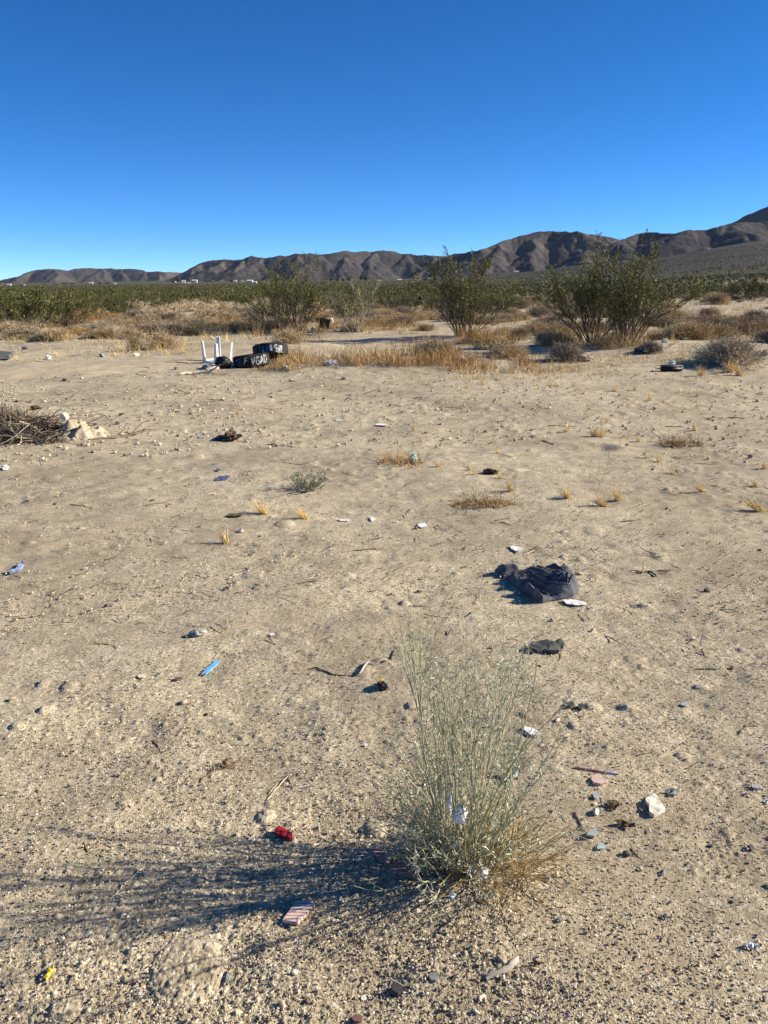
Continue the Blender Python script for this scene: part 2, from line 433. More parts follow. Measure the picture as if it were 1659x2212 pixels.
# ------------------------------------------------------------------ desert ground: one sheet
def log_rows(segs):
    out = []
    for a, b, s in segs:
        n = max(2, int(math.log(b / a) / s)); out.append(np.exp(np.linspace(math.log(a), math.log(b), n, endpoint=False)))
    return np.concatenate(out + [[segs[-1][1]]])
fa = math.radians(39)
A = np.concatenate([np.linspace(-PI, -fa, 40, endpoint=False), np.linspace(-fa, fa, 590), np.linspace(fa, PI, 41)[1:]])
R = np.concatenate([[.02], log_rows([(.5, 1.0, .02), (1.0, 6.5, .0023), (6.5, 45, .0048), (45, 400, .018), (400, 14000, .03)])])
nA, nR = len(A), len(R)
AA, RR = np.meshgrid(A, R)
gx, gy = RR * np.sin(AA), RR * np.cos(AA)
gz = H(gx, gy)
sp = np.maximum(RR * .0026, .002)
inview = np.abs(AA) <= fa
def layer(cell, seed, present, height):
    fade = np.clip((cell * .8 - sp) / (cell * .4), 0, 1) * inview
    sel = (fade > 0) & (RR < 60)
    z = np.zeros_like(gx); z[sel] = bumps(gx[sel], gy[sel], cell, seed, present)[...] * fade[sel]
    return z * height
patch = grit(gx, gy)
gz = gz + (layer(.0085, 50, .8, .0038) + layer(.017, 51, .12, .0052)) * patch + layer(.05, 52, .022, .011) * patch + layer(.075, 54, .17, .014) * np.clip((RR - 4) / 4, 0, 1) * patch + layer(.14, 53, .015, .015)
cover = np.clip((RR - 140) / 420, 0, 1)
brown = np.clip((gz - EYE + 4) / 18, 0, 1) * np.clip((RR - 500) / 500, 0, 1)
Vg = np.stack([gx, gy, gz], -1).reshape(-1, 3)
i0 = (np.arange(nR - 1) * nA)[:, None] + np.arange(nA)[None, :]
i1 = (np.arange(nR - 1) * nA)[:, None] + ((np.arange(nA) + 1) % nA)[None, :]
Fg = np.stack([i0, i1, i1 + nA, i0 + nA], -1)[:, :-1].reshape(-1, 4)
me = mesh_np('ground', Vg, Fg, M['sand'], True)
at = me.color_attributes.new('cover', 'FLOAT_COLOR', 'POINT')
at.data.foreach_set('color', np.stack([cover.ravel(), brown.ravel(), np.zeros(nA * nR), np.ones(nA * nR)], -1).astype(np.float32).ravel())
tag(link('ground', me), kind='structure')
del gz, AA, RR, Vg, Fg

# ------------------------------------------------------------------ dirt tracks: sheets that sink into the ground along their edges
def track(name, line, seed):
    pts = np.array([(p.x, p.y) for p in (P(a, b) for a, b, _ in line)]); wid = np.array([w for *_, w in line])
    seg = np.concatenate([[0], np.cumsum(np.hypot(*np.diff(pts, axis=0).T))])
    s = np.arange(0, seg[-1], .12)
    x, y, w = (np.interp(s, seg, q) for q in (pts[:, 0], pts[:, 1], wid))
    k = np.ones(25) / 25
    sm = lambda q: np.convolve(np.pad(q, 12, mode='edge'), k, 'valid')
    x, y = sm(x), sm(y)
    tx, ty = np.gradient(x), np.gradient(y); l = np.hypot(tx, ty); nx, ny = -ty / l, tx / l
    c = np.linspace(-1, 1, 61)
    X = x[:, None] + nx[:, None] * c[None, :] * w[:, None]; Y = y[:, None] + ny[:, None] * c[None, :] * w[:, None]
    Z = H(X, Y) + .045 - .11 * np.abs(c[None, :]) ** 3 + .05 * fbm(X / .8, Y / .8, seed, 4) - .012 * np.exp(-((np.abs(c[None, :]) - .38) / .1) ** 2)
    nS, nC = X.shape
    b = (np.arange(nS - 1) * nC)[:, None] + np.arange(nC - 1)[None, :]
    F = np.stack([b, b + nC, b + nC + 1, b + 1], -1).reshape(-1, 4)
    tag(link(name, mesh_np(name, np.stack([X, Y, Z], -1).reshape(-1, 3), F, M['track'])), kind='structure')
track('dirt_track', [(-420, 815, 2.2), (-150, 806, 2.2), (120, 797, 2.1), (330, 786, 1.9), (560, 766, 1.8), (760, 748, 1.9), (900, 737, 1.8), (1010, 726, 1.5)], 71)
track('sandy_path', [(1700, 654, 1.9), (1600, 664, 2.0), (1540, 674, 1.9), (1480, 690, 1.4)], 72)
track('sandy_path', [(930, 662, 2), (1120, 686, 2.2), (1240, 700, 2.2), (1330, 708, 1.8)], 73)

# ------------------------------------------------------------------ mountains
def seg_max(Z, X, Y, a, b, za, zb, k, wide=0.):
    ax, ay = a; dx, dy = b[0] - ax, b[1] - ay
    l2 = dx * dx + dy * dy + 1e-6
    reach = (max(za, zb) - EYE + 60) / k
    s = (X > min(ax, b[0]) - reach) & (X < max(ax, b[0]) + reach) & (Y > min(ay, b[1]) - reach) & (Y < max(ay, b[1]) + reach)
    if not s.any(): return
    x, y = X[s], Y[s]
    t = np.clip(((x - ax) * dx + (y - ay) * dy) / l2, 0, 1)
    d = np.hypot(x - ax - t * dx, y - ay - t * dy)
    d = np.sqrt(d * d + wide * wide) - wide
    Z[s] = np.maximum(Z[s], za + (zb - za) * t - k * d)

def mountains(name, sky, y0, seed, spacing, k=.62, depth=1.0, yslope=0., hand=()):
    rng = np.random.default_rng(seed)
    sky = np.array(sky, float)
    px = np.arange(sky[0, 0], sky[-1, 0], 7.)
    py = np.interp(px, sky[:, 0], sky[:, 1])
    u = (px - CX) / (FPX / math.cos(PITCH))
    yc = y0 * (1 + .05 * np.interp(px, np.linspace(px[0], px[-1], 9), rng.uniform(-1, 1, 9))) + yslope * (px - px[0])
    h = yc * np.tan(np.arctan((CY - py) / FPX) - PITCH)
    zc = EYE + h; xc = u * yc
    segs = [((xc[i], yc[i]), (xc[i + 1], yc[i + 1]), zc[i], zc[i + 1]) for i in range(len(px) - 1)]
    # spurs come down towards the plain, each with side spurs of its own
    def spur(x, y, z, ang, drop, slope, lvl):
        L = max(z - (far_h(np.array([x]), np.array([y - 300]))[0]) + 25, 20) / slope * drop
        n = 5; dx, dy = math.sin(ang), -math.cos(ang)
        px_, py_, pz_ = x, y, z
        for j in range(n):
            ang2 = ang + rng.normal() * .22
            st = L / n
            qx, qy = px_ + math.sin(ang2) * st, py_ - math.cos(ang2) * st
            t = (j + 1) / n
            qz = z - slope * L * (t ** (1.25 if lvl == 0 else 1.0)) + rng.normal() * 3
            segs.append(((px_, py_), (qx, qy), pz_, qz))
            if lvl < 2 and j < 4:
                for sgn in (-1, 1):
                    if rng.random() < (.6 if lvl == 0 else .4):
                        spur(qx, qy, qz - 2, ang2 + sgn * rng.uniform(.6, 1.15), .62, slope * 1.25, lvl + 1)
            px_, py_, pz_ = qx, qy, qz
    s = spacing * .4
    while s < px[-1] - px[0]:
        i = min(int(s / 7), len(px) - 1)
        spur(xc[i], yc[i], zc[i] - 2, rng.uniform(-.5, .5), 1., .36, 0)
        s += spacing * rng.uniform(.6, 1.4)
    for hx, hy, hyy, ang, slope in hand:      # single foothills: crest seen at (hx, hy) at distance hyy
        uu = (hx - CX) / (FPX / math.cos(PITCH)); zz = EYE + hyy * math.tan(math.atan((CY - hy) / FPX) - PITCH)
        spur(uu * hyy, hyy, zz, ang, 1., .34, 1); spur(uu * hyy, hyy, zz, ang + 2.2, .8, .4, 1); spur(uu * hyy, hyy, zz, ang - 2.0, .8, .4, 1)
    pad = 260
    U = np.arange(px[0] - pad, px[-1] + pad, 1.7 if y0 > 5000 else 2.0)
    U = (U - CX) / (FPX / math.cos(PITCH))
    hmax = (zc.max() - far_h(np.array([0.]), np.array([y0]))[0])
    ys = np.arange(yc.min() - max(900, 3.0 * zc.max()) * depth, yc.max() + 500, 13. * y0 / 5500)
    UU, YY = np.meshgrid(U, ys); XX = UU * YY
    wx = XX + 60 * vn(XX / 260, YY / 260, seed) + 14 * vn(XX / 55, YY / 55, seed + 1)
    wy = YY + 60 * vn(XX / 260, YY / 260, seed + 2) + 14 * vn(XX / 55, YY / 55, seed + 3)
    keep = np.zeros_like(XX) - 500
    for a, b, za, zb in segs: seg_max(keep, wx, wy, a, b, za, zb, k, 10.)
    base = far_h(XX, YY)
    rel = np.clip((keep - base) / 60, 0, 1)
    gul = 1 - np.abs(2 * vn(XX / 60, YY / 95, seed + 5))
    gul2 = 1 - np.abs(2 * vn(XX / 26, YY / 40, seed + 6))
    keep = keep - rel * (5 * gul + 2.5 * gul2 - 4) + rel * 4 * fbm(XX / 40, YY / 40, seed + 7, 3)
    # soft foot where the fans start
    d = keep - base
    Z = base + np.where(d > 0, np.sqrt(d * d + 100) - 10, d)
    Z = np.maximum(Z, base - 30) - 2.0
    nS, nC = XX.shape
    b = (np.arange(nS - 1) * nC)[:, None] + np.arange(nC - 1)[None, :]
    F = np.stack([b, b + 1, b + nC + 1, b + nC], -1).reshape(-1, 4)
    low = (Z - base).ravel() < -2.5
    F = F[~low[F].all(1)]
    tag(link(name, mesh_np(name, np.stack([XX, YY, Z], -1).reshape(-1, 3), F, M['rockm'])), kind='structure')

mountains('mountains', [(-220, 600), (-120, 590), (-40, 604), (0, 606), (27, 599), (40, 596), (58, 593), (72, 584), (82, 579), (110, 578), (125, 578.5), (148, 582), (165, 577), (182, 575.5), (210, 577.5), (230, 576.5),
    (245, 578), (265, 578), (292, 577.5), (305, 580), (317, 585.5), (332, 583.5), (355, 584.5), (390, 586), (450, 592)], 8200, 3, 40, k=.58)
mountains('mountains', [(370, 604), (395, 587), (402, 584), (418, 574), (432, 564), (460, 557), (482, 556.5), (510, 557.5), (525, 556), (545, 548.5), (560, 551), (580, 552), (600, 550), (607, 547.5), (622, 548.5), (640, 544),
    (672, 543), (690, 546), (715, 543), (745, 535.5), (758, 540), (785, 537.5), (803, 540), (825, 536), (845, 539.5), (870, 544.5), (882, 543), (900, 546), (925, 547.5), (960, 549), (1000, 556), (1060, 575)], 5600, 5, 62, k=.6)
mountains('mountains', [(880, 600), (935, 562), (960, 552), (975, 543.5), (1000, 538.5), (1040, 531), (1060, 520), (1085, 512), (1108, 503.5), (1130, 498.5), (1155, 494.5), (1200, 494), (1225, 495), (1236, 493.5), (1255, 497),
    (1290, 502), (1310, 506), (1340, 516), (1400, 530), (1470, 548)], 4000, 8, 92, k=.62, hand=[(1270, 532, 3100, -.4, .3)])
mountains('mountains', [(1300, 545), (1330, 520), (1346, 508), (1360, 502), (1375, 497.5), (1394, 494), (1405, 493.5), (1418, 497), (1424, 500), (1432, 498.5), (1440, 496), (1460, 494), (1478, 488.5), (1490, 488.5), (1505, 489),
    (1520, 490), (1540, 483), (1555, 476), (1568, 472), (1595, 474), (1630, 472), (1659, 474), (1700, 468), (1760, 470), (1850, 478), (1950, 500)], 3500, 12, 88, k=.62, hand=[(1340, 540, 2900, .3, .3), (1500, 528, 2800, -.2, .3)])
mountains('mountains', [(1500, 520), (1560, 482), (1590, 470), (1606, 463), (1630, 447.5), (1645, 440), (1659, 432), (1690, 424), (1740, 418), (1800, 428), (1900, 450), (2000, 470)], 4700, 15, 130, k=.56)

# ------------------------------------------------------------------ shrubs
def creosote_geo(seed, Hh=2.0, W=1.0, n0=22, n1=8, n2=6, nl=8, leaf=.038, lean=(0, 0), bare=.3, lo=.08, hi=.85):
    rng = np.random.default_rng(seed)
    D, a = cone_dirs(n0, lo, hi * W, rng, lean)
    rb = rng.uniform(.02, .22, n0)
    S = np.stack([rb * np.cos(a), rb * np.sin(a), np.full(n0, -.06)], -1)
    up = np.clip(D[:, 2], .3, 1)
    L0 = Hh * rng.uniform(.45, 1.02, n0) * (.66 + .34 * up)
    p0 = grow(S, D, L0, 8, rng, .16, .04)
    S1, D1, t1 = branch(p0, n1, bare, .98, .55, rng, .25)
    l1 = Hh * rng.uniform(.16, .34, len(S1)) * (1.15 - .5 * t1)
    p1 = grow(S1, D1, l1, 5, rng, .12, .05)
    S2, D2, t2 = branch(p1, n2, .25, 1., .6, rng, .25)
    p2 = grow(S2, D2, Hh * rng.uniform(.06, .13, len(S2)), 3, rng, .15, .03)
    g = Geo(); g.add(*tubes(p0, taper(n0, 8, .013, .004, rng), 4)); g.add(*tubes(p1, taper(len(p1), 5, .006, .0025, rng), 3))
    g.add(*ribbons(p2, taper(len(p2), 3, .006, .003), rng))
    zmax = p0[:, -1, 2].max()
    dens = np.clip((p2[:, 1, 2] / zmax - .10) / .35, 0.06, 1) * np.clip(.62 + 2.2 * vn(p2[:, 1, 0] / .28 + p2[:, 1, 2] / .3, p2[:, 1, 1] / .28 - p2[:, 1, 2] / .5, seed), .12, 1)
    pick = rng.random(len(p2)) < dens
    q = p2[pick]
    S3, D3, _ = branch(q, nl, .1, 1.05, 1.0, rng, .2)
    lf = Geo(); lf.add(*leaves(S3, D3, rng.uniform(.7, 1.3, len(S3)) * leaf, rng.uniform(.4, .65, len(S3)) * leaf, rng))
    return g, lf

def creosote(px, py, seed, label, stem='creo_stem', **kw):
    p = P(px, py)
    t = thing('creosote_bush', label, 'creosote bush', p, 0, 'creosote bushes along the dirt track')
    g, lf = creosote_geo(seed, **kw)
    g.obj('branches', M[stem], t); lf.obj('foliage', M['creo_leaf'], t)
    return t

creosote(1000, 728, 21, 'broad creosote bush whose bare dark limbs sag to the sand beside the orange grass', Hh=2.15, W=.95, n0=30, n1=11, n2=7, nl=12, bare=.25, leaf=.039)
creosote(1282, 740, 22, 'tallest creosote bush, with an open fan of dark stems and a pointed top', Hh=2.12, W=.74, n0=26, n1=11, n2=7, nl=12, bare=.28, leaf=.036, lean=(-.05, 0))
creosote(1352, 742, 23, 'creosote bush standing directly to the right of the tallest one, crowns touching', Hh=2.1, W=.78, n0=26, n1=11, n2=7, nl=12, bare=.28, leaf=.036, lean=(.1, 0))
creosote(640, 715, 24, 'sparse creosote bush with wispy top, behind the painted tyres', Hh=2.3, W=1.1, n0=32, n1=9, n2=7, nl=9, leaf=.039)
creosote(770, 718, 25, 'creosote bush with bleached grey lower stems and thin foliage beside the track', 'pale_stem', Hh=1.75, W=1.05, n0=26, n1=8, nl=7, leaf=.038, bare=.5)
creosote(588, 708, 26, 'low half bare creosote bush leaning left beside the wispy topped one', Hh=1.5, W=1.2, n0=18, n1=7, nl=5, leaf=.038, lean=(-.25, 0))

# dry round shrubs: prototypes, then copies
def dry_shrub_mesh(name, seed, m, n0=110, n1=8, n2=5, flat=.75, wild=.2):
    rng = np.random.default_rng(seed)
    D, a = cone_dirs(n0, .05, 1.5, rng)
    S = np.stack([.12 * rng.uniform(0, 1, n0) * np.cos(a), .12 * rng.uniform(0, 1, n0) * np.sin(a), np.full(n0, -.03)], -1)
    L = rng.uniform(.65, 1., n0) * (1 - (1 - flat) * D[:, 2])
    p0 = grow(S, D, L * .75, 5, rng, wild * .6, .05)
    S1, D1, t1 = branch(p0, n1, .3, 1., .6, rng, .1)
    p1 = grow(S1, D1, rng.uniform(.2, .38, len(S1)), 4, rng, wild, .04)
    S2, D2, _ = branch(p1, n2, .3, 1., .7, rng, .1)
    p2 = grow(S2, D2, rng.uniform(.07, .16, len(S2)), 3, rng, wild, .02)
    g = Geo(); g.add(*ribbons(p0, taper(n0, 5, .016, .008, rng), rng)); g.add(*ribbons(p1, taper(len(p1), 4, .009, .005, rng), rng))
    g.add(*ribbons(p2, taper(len(p2), 3, .009, .005, rng), rng))
    me = g.mesh(name, m); return me

DRY = [dry_shrub_mesh('dry_shrub', 31, M['dry']), dry_shrub_mesh('dry_shrub', 32, M['drygrey'], 120, flat=.7), dry_shrub_mesh('dry_shrub', 33, M['drygrey'], 100, 9, wild=.3),
       dry_shrub_mesh('dry_shrub', 34, M['dry'], 90, 8, flat=.9, wild=.28), dry_shrub_mesh('rust_shrub', 35, M['rust'], 80, 6, flat=.7)]
rng = np.random.default_rng(77)
def dry_shrub(px, py, w, h, label, k=0, group='dry shrubs beside the clearing', y=None):
    p = P(px, py) if y is None else y
    s = mpp(p)
    o = link('dry_shrub', DRY[k], None, p); o.rotation_euler = (0, 0, rng.uniform(0, 6.28))
    o.scale = (w * s * .68, w * s * .68, h * s * 1.0)
    return tag(o, label, 'shrub', group)
dry_shrub(1220, 780, 92, 56, 'rounded grey-brown dry shrub with beige cloth at its right foot', 1)
dry_shrub(1575, 785, 165, 78, 'widest dry shrub, with white rubbish caught under it', 2)
dry_shrub(1487, 734, 105, 56, 'dense brown dry shrub behind the black container', 0)
dry_shrub(1404, 760, 54, 34, 'small dark dry shrub with dirty clothes bunched beneath', 2)
dry_shrub(625, 744, 82, 44, 'low tan dry shrub just beyond the painted tyres', 3)
dry_shrub(350, 754, 85, 48, 'bushy dry shrub with a litter of dead sticks at its foot', 3)
dry_shrub(292, 758, 38, 44, 'upright straw coloured dry shrub beside the one with dead sticks', 3)
dry_shrub(105, 734, 74, 28, 'low wide grey shrub at the far edge of the clearing', 1)
dry_shrub(215, 730, 72, 28, 'dull brown low shrub, second along the clearing edge from the wide grey one', 0)
dry_shrub(1095, 772, 100, 40, 'sprawling tan dry shrub in front of the broad creosote bush shadow', 3)
dry_shrub(945, 765, 110, 44, 'grey tangled dry shrub under the drooping bare creosote limbs', 2)
dry_shrub(1165, 688, 70, 36, 'grey dry shrub on the pale sand between two creosote bushes', 1)
dry_shrub(1120, 735, 60, 40, 'dry shrub against which a torn white bag rests', 2)
dry_shrub(1190, 745, 90, 40, 'flat topped dry shrub to the left of the tallest creosote bush', 0)
dry_shrub(1628, 696, 70, 36, 'dry shrub at the near edge of the sandy path', 1)
dry_shrub(1648, 712, 60, 36, 'dark dry shrub behind the widest one', 2)
dry_shrub(1530, 690, 60, 34, 'grey green dry shrub beside the sandy path bend', 1)
dry_shrub(1550, 656, 60, 34, 'orange edged dry shrub on the mound above the sandy path', 0)
dry_shrub(870, 705, 70, 32, 'dry shrub behind the far end of the dirt track', 1)
dry_shrub(830, 690, 66, 30, 'brown dry shrub between the bleached and the broad creosote bush', 0)
dry_shrub(480, 690, 64, 28, 'brown dry shrub behind the upturned white table', 0)

def rand_ground(n, y0, y1, rng, umax=.62, power=1.):
    y = (rng.uniform(y0 ** power, y1 ** power, n)) ** (1 / power)
    x = rng.uniform(-umax, umax, n) * y
    return x, y
def topx(x, y, z):
    f = y * math.cos(PITCH) - (z - EYE) * math.sin(PITCH); upc = y * math.sin(PITCH) + (z - EYE) * math.cos(PITCH)
    return CX + FPX * x / f, CY - FPX * upc / f
# the ragged front of the scrub, copies again
rng = np.random.default_rng(41)
for x0, x1, y0, y1, n in ((-20, 420, 690, 728, 34), (380, 560, 690, 714, 10), (1080, 1260, 676, 724, 12), (1400, 1680, 690, 742, 22), (1440, 1680, 636, 655, 12), (820, 960, 676, 704, 10)):
    for i in range(n):
        p = P(rng.uniform(x0, x1), rng.uniform(y0, y1)); k = int(rng.choice([0, 1, 2, 3], p=[.25, .3, .2, .25]))
        if 1440 < topx(p.x, p.y, p.z)[0] < 1680 and 655 < topx(p.x, p.y, p.z)[1] < 690: continue
        o = link('dry_shrub', DRY[k], None, (p.x, p.y, p.z - .02)); o.rotation_euler = (0, 0, rng.uniform(0, 6.28))
        w = rng.uniform(.5, 1.0); o.scale = (w, w * rng.uniform(.8, 1.2), rng.uniform(.38, .62) * (.35 + .6 * w))
        tag(o, 'dry tan or grey shrub in the ragged front row of the scrub', 'shrub', 'dry shrubs at the front of the scrub')
# scattered scrub: many copies of few shapes
rng = np.random.default_rng(5)
x, y = rand_ground(640, 21, 64, rng, .52, 1.45)
z = H(x, y); qx, qy = topx(x, y, z)
n_dry = 0
for i in range(len(x)):
    # keep the track and the two sandy paths open
    if 716 < qy[i] < 745 and 760 < qx[i] < 1010: continue
    if qy[i] > 738 or (qy[i] > 718 and 380 < qx[i] < 1000) or (qy[i] > 728 and 1100 < qx[i] < 1450): continue
    if 655 < qy[i] < 690 and 1470 < qx[i] < 1680: continue
    if 676 < qy[i] < 712 and 1120 < qx[i] < 1250 and rng.random() < .6: continue
    if qx[i] < 250 and qy[i] < 690 and rng.random() < .6: continue
    if n_dry >= 200: break
    k = int(rng.choice([0, 1, 2, 3, 4], p=[.27, .27, .2, .14, .12]))
    o = link('dry_shrub' if k < 4 else 'rust_shrub', DRY[k], None, (x[i], y[i], z[i] - .02)); o.rotation_euler = (0, 0, rng.uniform(0, 6.28))
    w = rng.uniform(.6, 1.25) * (.75 if qy[i] > 700 else 1); o.scale = (w, w * rng.uniform(.8, 1.2), rng.uniform(.4, .72) * (.4 + .6 * w))
    n_dry += 1
    if k < 4: tag(o, 'low rounded grey-brown dry shrub among the scrub beyond the dirt track', 'shrub', 'low dry shrubs beyond the track')
    else: tag(o, 'rust coloured dry shrub among the grey scrub beyond the dirt track', 'shrub', 'rust coloured shrubs beyond the track')

# beyond that the dry scrub runs together
def dry_mass(n, y0, y1, seed):
    rng = np.random.default_rng(seed); x, y = rand_ground(n, y0, y1, rng, .6, 1.5)
    z = H(x, y); qx, qy = topx(x, y, z)
    ok = ~open_sand_v(qx, qy) & (vn(x / 9, y / 9, seed) > -.2); x, y, z = x[ok], y[ok], z[ok]; n = len(x); q = 60
    r_ = rng.uniform(.4, .9, (n, 1, 1))
    D = unit(rng.normal(size=(n, q, 3))); D[..., 2] = np.abs(D[..., 2])
    S = np.stack([x, y, z], -1)[:, None, :] + D * r_ * rng.uniform(.1, .5, (n, q, 1)) * np.array([1, 1, .8])
    return ribbons(grow(S.reshape(-1, 3), D.reshape(-1, 3), np.repeat(r_[:, 0, 0], q) * .5, 3, rng, .3, .02), taper(n * q, 3, .035, .015, rng), rng)
def open_sand_v(px_, py_):
    return ((715 < py_) & (py_ < 750) & (760 < px_) & (px_ < 1010)) | ((652 < py_) & (py_ < 690) & (1470 < px_) & (px_ < 1700))
g = Geo(); g.add(*dry_mass(2600, 42, 170, 3)); tag(g.obj('dry_scrub', M['dry']), kind='stuff')
# creosote of the plain
PLAIN = []
for s in range(5):
    g, lf = creosote_geo(90 + s, Hh=1.5, W=1.2, n0=18, n1=6, n2=5, nl=16, leaf=.042, bare=.1, hi=1.1)
    gg = Geo()
    for V, F in zip(g.V, g.F): gg.V.append(V); gg.F.append(F); gg.I.append(0); gg.n += len(V)
    for V, F in zip(lf.V, lf.F): gg.add(V, F, 1)
    PLAIN.append(gg.mesh('creosote_bush', [M['creo_stem'], M['plain_leaf']]))
def open_sand(px_, py_):
    return (715 < py_ < 750 and 760 < px_ < 1010) or (652 < py_ < 694 and 1440 < px_ < 1700) or (640 < py_ < 712 and 560 < px_ < 640)
rng = np.random.default_rng(6)
x, y = rand_ground(700, 36, 150, rng, .58, 1.5)
z = H(x, y); qx, qy = topx(x, y, z); n_c = 0
for i in np.argsort(y):
    if n_c >= 285: break
    lim = 712 if qx[i] < 330 else 668 if qx[i] < 560 else 682 if qx[i] < 1250 else 668
    if qx[i] > 1420: lim = 650
    if qy[i] > lim or open_sand(qx[i], qy[i]): continue
    if qy[i] > 660 and 300 < qx[i] < 560 and rng.random() < .7: continue
    k = rng.integers(0, 5)
    o = link('creosote_bush', PLAIN[k], None, (x[i], y[i], z[i] - .03)); o.rotation_euler = (0, 0, rng.uniform(0, 6.28))
    w = rng.uniform(.6, 1.25); o.scale = (w * 1.1, w * 1.1, w * rng.uniform(.75, 1.05)); n_c += 1
    tag(o, 'olive green creosote bush on the plain beyond the dry shrubs', 'creosote bush', 'creosote bushes on the plain')
for a, b, w, lab in ((418 / 2 + 2, 676, 1.5, 'tall dark creosote bush standing out of the plain on the left'), (1625, 648, 2.3, 'big creosote bush at the right end of the sandy path'), (1575, 642, 1.7, 'creosote bush left of the big one at the sandy path'),
                     (75, 712, 1.3, 'dark creosote bush above the low wide grey shrub'), (20, 706, 1.25, 'creosote bush at the left edge with rust grass at its foot'), (140, 708, 1.2, 'creosote bush between the dark one and the dry mound')):
    p = P(a, b); o = link('creosote_bush', PLAIN[int(a) % 5], None, p); o.scale = (w * 1.1, w * 1.1, w); o.rotation_euler = (0, 0, a)
    tag(o, lab, 'creosote bush', 'creosote bushes on the plain')

# the far plain's scrub reads as one mass
rng = np.random.default_rng(8)
def scrub_patch(n, y0, y1, q, size, power):
    x, y = rand_ground(n, y0, y1, rng, .62, power)
    ok = np.ones(n, bool)
    z = H(x, y)
    cxx = rng.normal(size=(n, q, 3)); cxx = unit(cxx) * rng.uniform(.35, 1, (n, q, 1)) ** .6
    cxx[..., 2] = np.abs(cxx[..., 2])
    sc_ = rng.uniform(.6, 1.3, (n, 1, 1))
    C = np.stack([x, y, z], -1)[:, None, :] + cxx * sc_ * np.array([1.05, 1.05, 1.25]) + np.array([0, 0, .1])
    D = rng.normal(size=C.shape); D[..., 2] += .8
    return leaves(C.reshape(-1, 3), D.reshape(-1, 3), rng.uniform(.6, 1.3, n * q) * size, rng.uniform(.4, .7, n * q) * size, rng)
g = Geo(); g.add(*scrub_patch(2600, 130, 330, 46, .42, 1.6)); g.add(*scrub_patch(7000, 320, 950, 16, .8, 1.5)); g.add(*scrub_patch(9000, 900, 2200, 7, 1.3, 1.4))
tag(g.obj('scrub', M['scrub'], smooth=False), kind='stuff')

# ------------------------------------------------------------------ dry grass: nobody could count it
def grass_blades(pts, hgt, rng, w=.006, n=14, spread=.07, lean=(-.1, 0)):
    N = len(pts) * n
    S = np.repeat(pts, n, 0); S = S + np.stack([rng.normal(0, spread, N), rng.normal(0, spread, N), np.full(N, -.01)], -1)
    D, _ = cone_dirs(N, .05, .9, rng, lean)
    Lh = np.repeat(hgt, n) * rng.uniform(.45, 1.15, N)
    p = grow(S, D, Lh, 4, rng, .16, -.06)
    return ribbons(p, taper(N, 4, w, w * .4, rng), rng)
def field(boxes, mname, seed, w=.007, n=14, spread=.07):
    rng = np.random.default_rng(seed); g = Geo()
    for x0, x1, y0, y1, cnt, hh in boxes:
        ps = [P(rng.uniform(x0, x1), y0 + (y1 - y0) * rng.random()) for _ in range(cnt)]
        pts = np.array([tuple(p) for p in ps])
        keep = vn(pts[:, 0] / .7, pts[:, 1] / .7, seed) > -.22
        pts = pts[keep]
        if len(pts): g.add(*grass_blades(pts, hh * rng.uniform(.5, 1.3, len(pts)), rng, w, n, spread))
    return g
g = field([(612, 700, 770, 796, 60, .30), (700, 860, 766, 790, 120, .30), (850, 1000, 762, 792, 120, .30), (960, 1150, 778, 808, 130, .22), (870, 960, 740, 770, 50, .38), (1020, 1110, 728, 760, 80, .36),
           (990, 1060, 725, 745, 60, .45), (1180, 1330, 738, 755, 70, .4), (1320, 1420, 728, 752, 70, .35), (545, 700, 712, 742, 70, .36), (790, 900, 700, 724, 70, .36), (10, 80, 700, 722, 60, .4), (690, 760, 705, 722, 40, .35),
           (1150, 1240, 795, 812, 24, .16), (583, 640, 776, 802, 46, .28), (560, 600, 793, 803, 12, .14), (230, 420, 690, 715, 50, .3), (1440, 1659, 640, 660, 40, .4), (380, 560, 690, 720, 50, .3), (40, 560, 672, 728, 330, .36), (1080, 1300, 668, 725, 200, .4), (1380, 1659, 640, 735, 420, .4), (560, 900, 672, 715, 220, .4)], 'rust', 201)
tag(g.obj('dry_grass', M['rust']), kind='stuff')
g = field([(0, 260, 726, 742, 120, .2), (250, 440, 744, 768, 90, .22), (1290, 1500, 760, 800, 60, .13), (1170, 1340, 780, 820, 60, .12), (1430, 1640, 730, 800, 60, .15), (960, 1180, 800, 822, 70, .12), (400, 540, 720, 740, 50, .2),
           (1030, 1200, 722, 742, 50, .2), (1380, 1659, 690, 730, 70, .2), (0, 560, 676, 735, 190, .28), (1080, 1659, 650, 740, 600, .3), (560, 1000, 672, 714, 160, .3), (20, 250, 745, 780, 46, .13)], 'straw', 202, .006, 9, .05)
tag(g.obj('straw_grass', M['straw']), kind='stuff')

